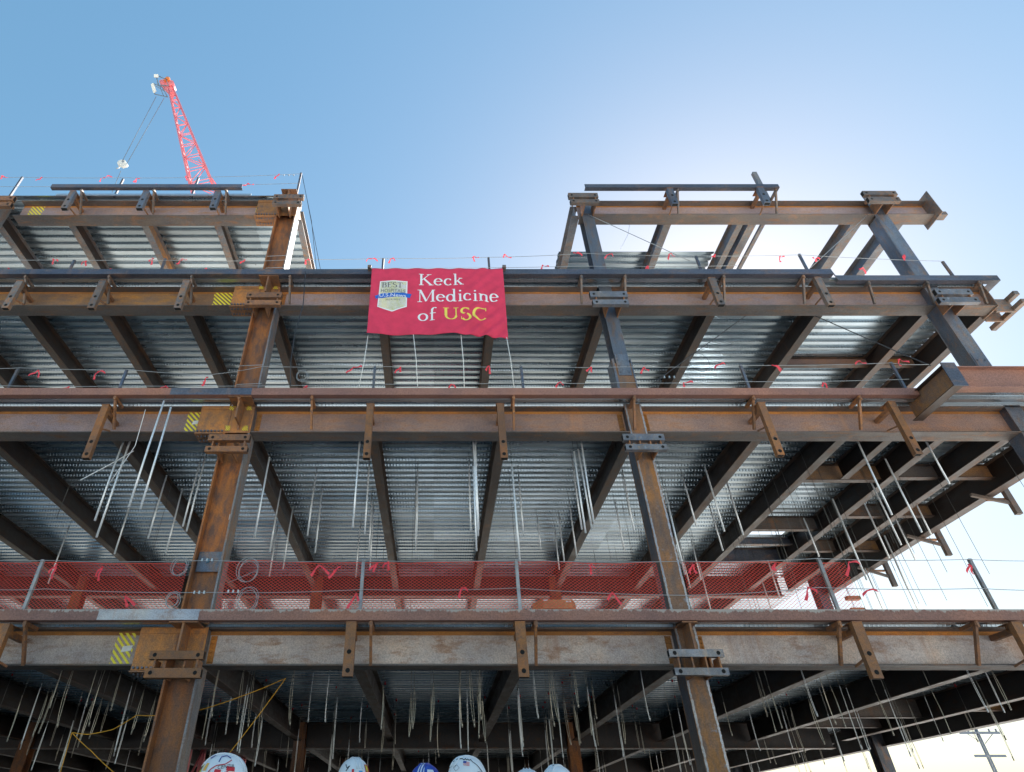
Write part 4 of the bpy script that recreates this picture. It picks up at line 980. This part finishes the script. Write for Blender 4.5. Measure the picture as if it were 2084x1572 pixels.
mb = MB(); c = PD(341,162,60); mb.tube([c+Vector((0,0,-.3)), c+Vector((0,0,.2))], .3, 10, rs=[.3,.2]); mb.build('warning_beacon', M['lampo'], CR)
mb = MB(); mb.tube([PD(404,325,55.5), PD(443,380,52)], .05, 5); mb.build('pendant_bar', M['cranered'], CR)
mb = MB(); hk = PD(250, 334, 57)
for (a, b_) in (((318,197),(249,328)), ((334,200),(259,332))): mb.tube([PD(*a, 60), PD(*b_, 57)], .035, 4)
mb.tube([PD(246,348,57), PD(228,392,56)], .035, 4); mb.build('hoist_cable', M['cranegrey'], CR)
mb = MB(); mb.box(foot.x-2, foot.x+2, foot.y-1.6, foot.y+1.6, foot.z-2, foot.z-.0); mb.build('machinery_deck', M['cranered'], CR)
mb = MB()
for sx in (-1, 1):
    for sy in (-1, 1): mb.box(foot.x+sx*.9-.1, foot.x+sx*.9+.1, foot.y+sy*.9-.1, foot.y+sy*.9+.1, 0, foot.z-2)
z = 1
while z < foot.z-4:
    for sy in (-1, 1): mb.tube([(foot.x-.9, foot.y+sy*.9, z), (foot.x+.9, foot.y+sy*.9, z+1.8)], .05, 4)
    for sx in (-1, 1): mb.tube([(foot.x+sx*.9, foot.y-.9, z), (foot.x+sx*.9, foot.y+.9, z+1.8)], .05, 4)
    z += 1.8
mb.build('mast', M['cranered'], CR)
HB = thing('hook_block', 'white hook block hanging on two cables left of the crane boom', 'hook block', tuple(hk)); HB.scale = (.85, .85, .85)
mb = MB()
mb.tube([(-.12,-.18,.1),(-.12,.18,.1)], .46, 18); mb.tube([(.25,-.14,-.25),(.25,.14,-.25)], .36, 16); mb.bar((-.2,0,-.2),(.3,0,-.55), .3, .3)
mb.build('sheave_housing', M['cranewhite'], HB, loc=(0,0,0), bevel=.03)
mb = MB(); mb.tube([(.05,-.2,.1),(.05,.2,.1)], .11, 10); mb.build('sheave_pin', M['cranegrey'], HB, loc=(0,0,0))
mb = MB(); mb.tube([(-.2,0,-.45),(-.24,0,-.7),(-.34,0,-.85),(-.48,0,-.78)], .07, 6); mb.build('hook', M['galv'], HB, loc=(0,0,0))
# ------------------------------------------------------------------ utility pole far right
up = P(1983, 1479, 60)
UP = thing('utility_pole', 'distant pale utility pole with two crossarms under the right deck edge', 'utility pole', (up.x, 60, 0))
mb = MB(); mb.tube([(0,0,0),(0,0,up.z)], .17, 10, rs=[.22,.14]); pm = plain('weathered_pole', (.20,.22,.26), .8); mb.build('pole', pm, UP, loc=(0,0,0))
mb = MB(); mb.box(-1.7, 1.7, -.32, -.18, up.z-.6, up.z-.42); mb.build('crossarm', pm, UP, loc=(0,0,0))
mb = MB(); mb.box(-1.3, 1.3, -.32, -.18, up.z-2.3, up.z-2.12); mb.build('crossarm', pm, UP, loc=(0,0,0))
mb = MB()
for q in (-1.5, -.9, .9, 1.5): mb.tube([(q,-.25,up.z-.42),(q,-.25,up.z-.2)], .07, 6)
mb.tube([(-1.2,-.25,up.z-.5),(-.1,-.2,up.z-1.3)], .03, 4); mb.tube([(1.2,-.25,up.z-.5),(.1,-.2,up.z-1.3)], .03, 4)
mb.build('insulator', pm, UP, loc=(0,0,0))
# ------------------------------------------------------------------ people in hard hats
M['skin'] = plain('skin', (.48,.27,.19), .5, 0, .06); M['hair'] = plain('dark_hair', (.03,.022,.018), .7)
M['hatwhite'] = plain('white_hard_hat_plastic', (.74,.77,.80), .3, 0, .04); M['hatblue'] = plain('blue_hard_hat_plastic', (.01,.07,.42), .3, 0, .06)
M['muff'] = plain('black_plastic', (.02,.022,.025), .4); M['vest'] = plain('lime_work_vest', (.45,.60,.05), .7); M['jeans'] = plain('denim', (.05,.07,.12), .8)
M['stk_red'] = plain('red_sticker', (.60,.02,.03), .4); M['stk_yel'] = plain('yellow_sticker', (.75,.62,.05), .4); M['stk_blue'] = plain('navy_sticker', (.03,.06,.30), .4)
M['stk_or'] = plain('orange_sticker', (.80,.42,.08), .4); M['stk_cy'] = plain('light_blue_sticker', (.05,.35,.70), .4)
A_, B_, C2 = .152, .122, .150     # helmet shell half-length, half-width, height
def HPt(az, el, off=0):   # point on the shell, azimuth from the front, elevation above the rim (degrees)
    a, e_ = R(az), R(el); k = 1+off
    x = A_*math.cos(e_)**.85*math.cos(a); y = B_*math.cos(e_)**.85*math.sin(a); z = C2*math.sin(e_)
    n = Vector((x/A_**2, y/B_**2, z/C2**2)).normalized()
    return Vector((x, y, z)) + n*off
def shell(mb, mi=0, off=0):
    n, m = 36, 12; base = len(mb.v)
    for j in range(m):
        for i in range(n): mb.v.append(tuple(HPt(i*360/n, j*90/m, off)))
    mb.v.append((0,0,C2+off))
    for j in range(m-1):
        for i in range(n):
            a = base+j*n+i; b_ = base+j*n+(i+1) % n; mb.f.append((a, b_, b_+n, a+n)); mb.m.append(mi); mb.sm.append(True)
    tp = base+m*n
    for i in range(n): mb.f.append((base+(m-1)*n+i, base+(m-1)*n+(i+1) % n, tp)); mb.m.append(mi); mb.sm.append(True)
def hpoly(parent, azels, mat, nm='sticker', off=.0025):
    mb = MB(); mb.face([HPt(a, e_, off) for a, e_ in azels]); return mb.build(nm, mat, parent, loc=(0,0,0))
def hrect(parent, a0, a1, e0, e1, mat, off=.0025, nm='sticker', n=6):
    mb = MB()
    for i in range(n):
        for j in range(3):
            q = lambda f, g_: HPt(a0+(a1-a0)*f, e0+(e1-e0)*g_, off)
            mb.face([q(i/n, j/3), q((i+1)/n, j/3), q((i+1)/n, (j+1)/3), q(i/n, (j+1)/3)], 0, True)
    return mb.build(nm, mat, parent, loc=(0,0,0))
def hline(parent, pts, w_, mat, nm='logo', off=.003):
    mb = MB(); q = []
    for i in range(len(pts)-1):
        for k in range(4): f = k/4; q.append(HPt(pts[i][0]+(pts[i+1][0]-pts[i][0])*f, pts[i][1]+(pts[i+1][1]-pts[i][1])*f, off))
    q.append(HPt(*pts[-1], off)); mb.tube(q, w_, 4); return mb.build(nm, mat, parent, loc=(0,0,0))
def body_mesh(parent, hz, faceaz):
    vs = []; es = []; rad = []
    def v(x, y, z, r1, r2=None, p=None):
        vs.append((x, y, z)); rad.append((r1, r2 or r1)); i = len(vs)-1
        if p is not None: es.append((p, i))
        return i
    k = hz/1.72     # eye-level scale
    pel = v(0,0,.98*k,.15,.12); ch = v(0,0,1.22*k,.15,.12,pel); up_ = v(-.01,0,1.42*k,.16,.11,ch); nk = v(0,0,1.52*k,.06,.06,up_); hb = v(.02,0,1.60*k,.075,.075,nk); hm = v(.02,0,1.69*k,.10,.078,hb); ht = v(.01,0,1.79*k,.085,.07,hm)
    ns = v(.125,0,1.67*k,.014,.014,hm)
    for s_ in (-1, 1):
        ear = v(.01,s_*.085,1.67*k,.018,.018,hm)
        hip = v(0,s_*.10,.92*k,.095,.095,pel); kn = v(.01,s_*.11,.50*k,.06,.06,hip); an = v(-.01,s_*.12,.09*k,.042,.042,kn); ft = v(.15,s_*.13,.04,.04,.05,an)
        sh = v(-.01,s_*.20,1.42*k,.062,.062,up_); el_ = v(-.02,s_*.25,1.12*k,.045,.045,sh); wr = v(.05,s_*.26,.87*k,.028,.028,el_); pm_ = v(.07,s_*.26,.80*k,.034,.022,wr)
        for f in range(4):
            fa = v(.085+.0*f,s_*.26+(f-1.5)*.02,.755*k,.009,.009,pm_); fb = v(.09,s_*.26+(f-1.5)*.02,(.715+.008*abs(f-1))*k,.008,.008,fa)
        th = v(.10,s_*.235,.80*k,.010,.010,wr)
    me = bpy.data.meshes.new('body'); me.from_pydata(vs, es, []); me.materials.append(M['skin'])
    o = bpy.data.objects.new('body', me); COL.objects.link(o); o.parent = parent
    sk = o.modifiers.new('skin', 'SKIN'); sk.use_smooth_shade = True
    if not me.skin_vertices:
        try: me.attributes.new('skin', 'FLOAT', 'POINT')
        except Exception: pass
    if me.skin_vertices:
        for i, q in enumerate(me.skin_vertices[0].data): q.radius = rad[i]; q.use_root = (i == 0)
    ss = o.modifiers.new('sub', 'SUBSURF'); ss.levels = 1; ss.render_levels = 2
    return o, k
def ellip(mb, c, rx, ry, rz, n=14, m=8, zmin=-1):
    base = len(mb.v)
    for j in range(m+1):
        e_ = -math.pi/2+math.pi*j/m
        for i in range(n): a = 2*math.pi*i/n; mb.v.append((c[0]+rx*math.cos(e_)*math.cos(a), c[1]+ry*math.cos(e_)*math.sin(a), c[2]+rz*math.sin(e_)))
    for j in range(m):
        for i in range(n):
            a = base+j*n+i; b_ = base+j*n+(i+1) % n; mb.f.append((a, b_, b_+n, a+n)); mb.m.append(0); mb.sm.append(True)
def loft(mb, rings):
    n = 18; base = len(mb.v)
    for (x, z, rx, ry) in rings:
        for i in range(n): a = 2*math.pi*i/n; mb.v.append((x+rx*math.cos(a), ry*math.sin(a), z))
    for j in range(len(rings)-1):
        for i in range(n):
            a = base+j*n+i; b_ = base+j*n+(i+1) % n; mb.f.append((a, b_, b_+n, a+n)); mb.m.append(0); mb.sm.append(True)
def person(px, py, dep_, face, label, hat='hatwhite', tilt=0, muffs=False, band=False, sc=1.0):
    top = PD(px, py+4, dep_); rimz = top.z-C2*sc; head = rimz-.02
    Pn = thing('person', label, 'person', (top.x, top.y, 0), 'people in hard hats at the foot of the photo')
    Pn.rotation_euler = (0, 0, R(face))
    o, k = body_mesh(Pn, head+.02, face)
    mb = MB(); loft(mb, [(0,.86*k,.16,.19),(0,1.0*k,.165,.19),(0,1.2*k,.17,.20),(-.01,1.38*k,.16,.22),(-.01,1.46*k,.12,.16),(0,1.5*k,.075,.085)]); mb.build('work_vest', M['vest'], Pn, loc=(0,0,0))
    mb = MB(); loft(mb, [(0,1.0*k,.15,.185),(0,.86*k,.155,.19)]); 
    for s_ in (-1, 1):
        mb.tube([(0,s_*.10,.95*k),(.01,s_*.11,.5*k),(-.01,s_*.12,.08*k)], .09, 12, rs=[.105,.075,.06])
    mb.build('trousers', M['jeans'], Pn, loc=(0,0,0))
    mb = MB(); ellip(mb, (-.012,0,1.72*k), .104, .088, .105); mb.build('hair', M['hair'], Pn, loc=(0,0,0))
    mb = MB(); shell(mb)
    for yy in (-.022, .0, .022):     # crown ridges
        q = [HPt(0 if xx < 90 else 180, xx if xx < 90 else 180-xx, .001)+Vector((0,yy,0)) for xx in range(25, 156, 10)]; mb.tube(q, .006, 5)
    if hat is not None:
        # rim
        q = [HPt(a, 0, .004) for a in range(0, 361, 12)]; mb.tube(q, .006, 5)
    h = mb.build('hard_hat', M[hat], Pn, loc=(0, 0, rimz)); h.rotation_euler = (0, R(tilt), 0); h.scale = (sc, sc, sc)
    mb = MB(); n = 16; prev = None   # brim
    for i in range(n+1):
        a = -68+136*i/n; f = math.cos(R(a)*1.3); p0 = HPt(a, 0, .0); ext = .055*max(0, f)
        p1 = p0+Vector((ext*math.cos(R(a)*.5)+.002, 0, -.012*max(0, f))); cur = (p0+Vector((0,0,.006)), p1+Vector((0,0,.002)), p1-Vector((0,0,.003)), p0-Vector((0,0,.004)))
        if prev:
            for j in range(4): mb.face([prev[j], cur[j], cur[(j+1) % 4], prev[(j+1) % 4]], 0, True)
        prev = cur
    mb.build('brim', M[hat], h, loc=(0,0,0))
    if muffs:
        for s_ in (-1, 1):
            mb = MB(); ellip(mb, (-.01, s_*.145, -.02), .045, .028, .055); mb.tube([(0, s_*.128, .01), (0, s_*.130, .05)], .012, 6); mb.build('ear_muff', M['muff'], h, loc=(0,0,0))
    if band: hline(h, [(95,10),(95,45),(100,70)], .0022, M['muff'], 'strap'); 
    return h
h1 = person(460, 1531, 3.95, 0, 'person facing right in a white hard hat covered with stickers and a red logo', tilt=6)
# viewer looks at the side with azimuth about -90
hline(h1, [(-60,50),(-78,36),(-100,30),(-112,20),(-118,8)], .0028, M['stk_red']); hline(h1, [(-52,30),(-75,16),(-95,8),(-108,4)], .0028, M['stk_red'])
hrect(h1, -72, -50, 22, 32, M['stk_red']); hrect(h1, -100, -84, 15, 22, M['stk_red']); hrect(h1, -112, -84, 8, 24, M['ink_grey'], .002) if False else None
hrect(h1, -112, -92, 8, 15, M['edge_grey'], .0022, 'logo')
vs, fs = textmesh('CENTIA', 1.0); xm = max(q.x for q in vs); mb = MB(); mb.raw([HPt(-95+43*q.x/xm, 22+9*q.x/xm+q.y*13, .0042) for q in vs], fs); mb.build('logo_lettering', M['muff'], h1, loc=(0,0,0))
hrect(h1, -138, -126, 16, 34, M['stk_or']); hrect(h1, -162, -148, 2, 30, M['stk_yel']); hrect(h1, -160, -150, 18, 26, M['muff'], .0035); hrect(h1, -160, -150, 4, 10, M['muff'], .0035)
hline(h1, [(-98,40),(-100,58),(-80,64),(-62,56)], .003, M['stk_blue'], 'sticker'); hrect(h1, -158, -138, 48, 62, M['stk_blue'])
h2 = person(722, 1539, 4.75, 115, 'person seen from behind in a plain white hard hat with a round sticker', tilt=2)
hline(h2, [(120,40),(130,28),(140,34),(128,20)], .003, M['muff'], 'sticker'); hrect(h2, 150, 158, 14, 24, M['stk_red']); hrect(h2, 176, 190, 12, 20, M['stk_cy']); hrect(h2, 208, 222, 20, 36, M['stk_yel']); hline(h2, [(205,18),(225,18),(225,38),(205,38),(205,18)], .003, M['stk_red'], 'sticker')
h3 = person(866, 1551, 4.6, 70, 'person in a blue hard hat with a white stripe over the crown', hat='hatblue')
mb = MB()
for (a0, a1) in ((160, 200),): pass
prev = None
for e_ in range(0, 91, 6):
    cur = (HPt(172, e_, .004), HPt(200, e_, .004))
    if e_ > 70: cur = (Vector((cur[0].x, -.001-.02, cur[0].z)), Vector((cur[1].x, .02, cur[1].z)))
    if prev: mb.face([prev[0], cur[0], cur[1], prev[1]], 0, True)
    prev = cur
mb.build('stripe', M['ink_white'], h3, loc=(0,0,0)); hrect(h3, 212, 240, 22, 44, M['ink_white'])
h4 = person(950, 1536, 4.35, 215, 'person turned left in a white hard hat with black ear muffs and flag sticker', tilt=-7, muffs=True)
hrect(h4, 42, 62, 30, 42, M['ink_white'], .0025)
for k in range(4): hrect(h4, 42, 62, 30+k*3.2, 31.6+k*3.2, M['stk_red'], .0035, n=3)
hrect(h4, 40, 51, 36, 43, M['stk_blue'], .0045, n=3)
hline(h4, [(-15,38),(5,50),(30,52),(40,48),(45,54),(50,48),(55,54),(60,48),(66,53),(72,46),(90,36),(105,22)], .0025, M['muff'], 'headband_cord')
hline(h4, [(10,22),(20,30),(32,22),(22,14),(10,22)], .0015, M['edge_grey'], 'sticker'); hrect(h4, -34, -24, 20, 32, M['stk_red'])
h5 = person(1072, 1561, 4.6, 80, 'person in a plain white hard hat, lowest of the row', tilt=0)
h6 = person(1132, 1554, 4.4, 235, 'rightmost person in a white hard hat with an ear muff and a small flag sticker', tilt=0, muffs=True)
hrect(h6, 42, 62, 14, 26, M['ink_white'], .0025)
for k in range(4): hrect(h6, 42, 62, 14+k*3.2, 15.6+k*3.2, M['stk_red'], .0035, n=3)
hrect(h6, 36, 48, 20, 27, M['stk_blue'], .0045, n=3)
hline(h6, [(-10,8),(-4,36),(0,60),(6,75)], .002, M['muff'], 'strap')
# ------------------------------------------------------------------ tidy
for o in bpy.data.objects:
    if '_o' in o.keys(): del o['_o']
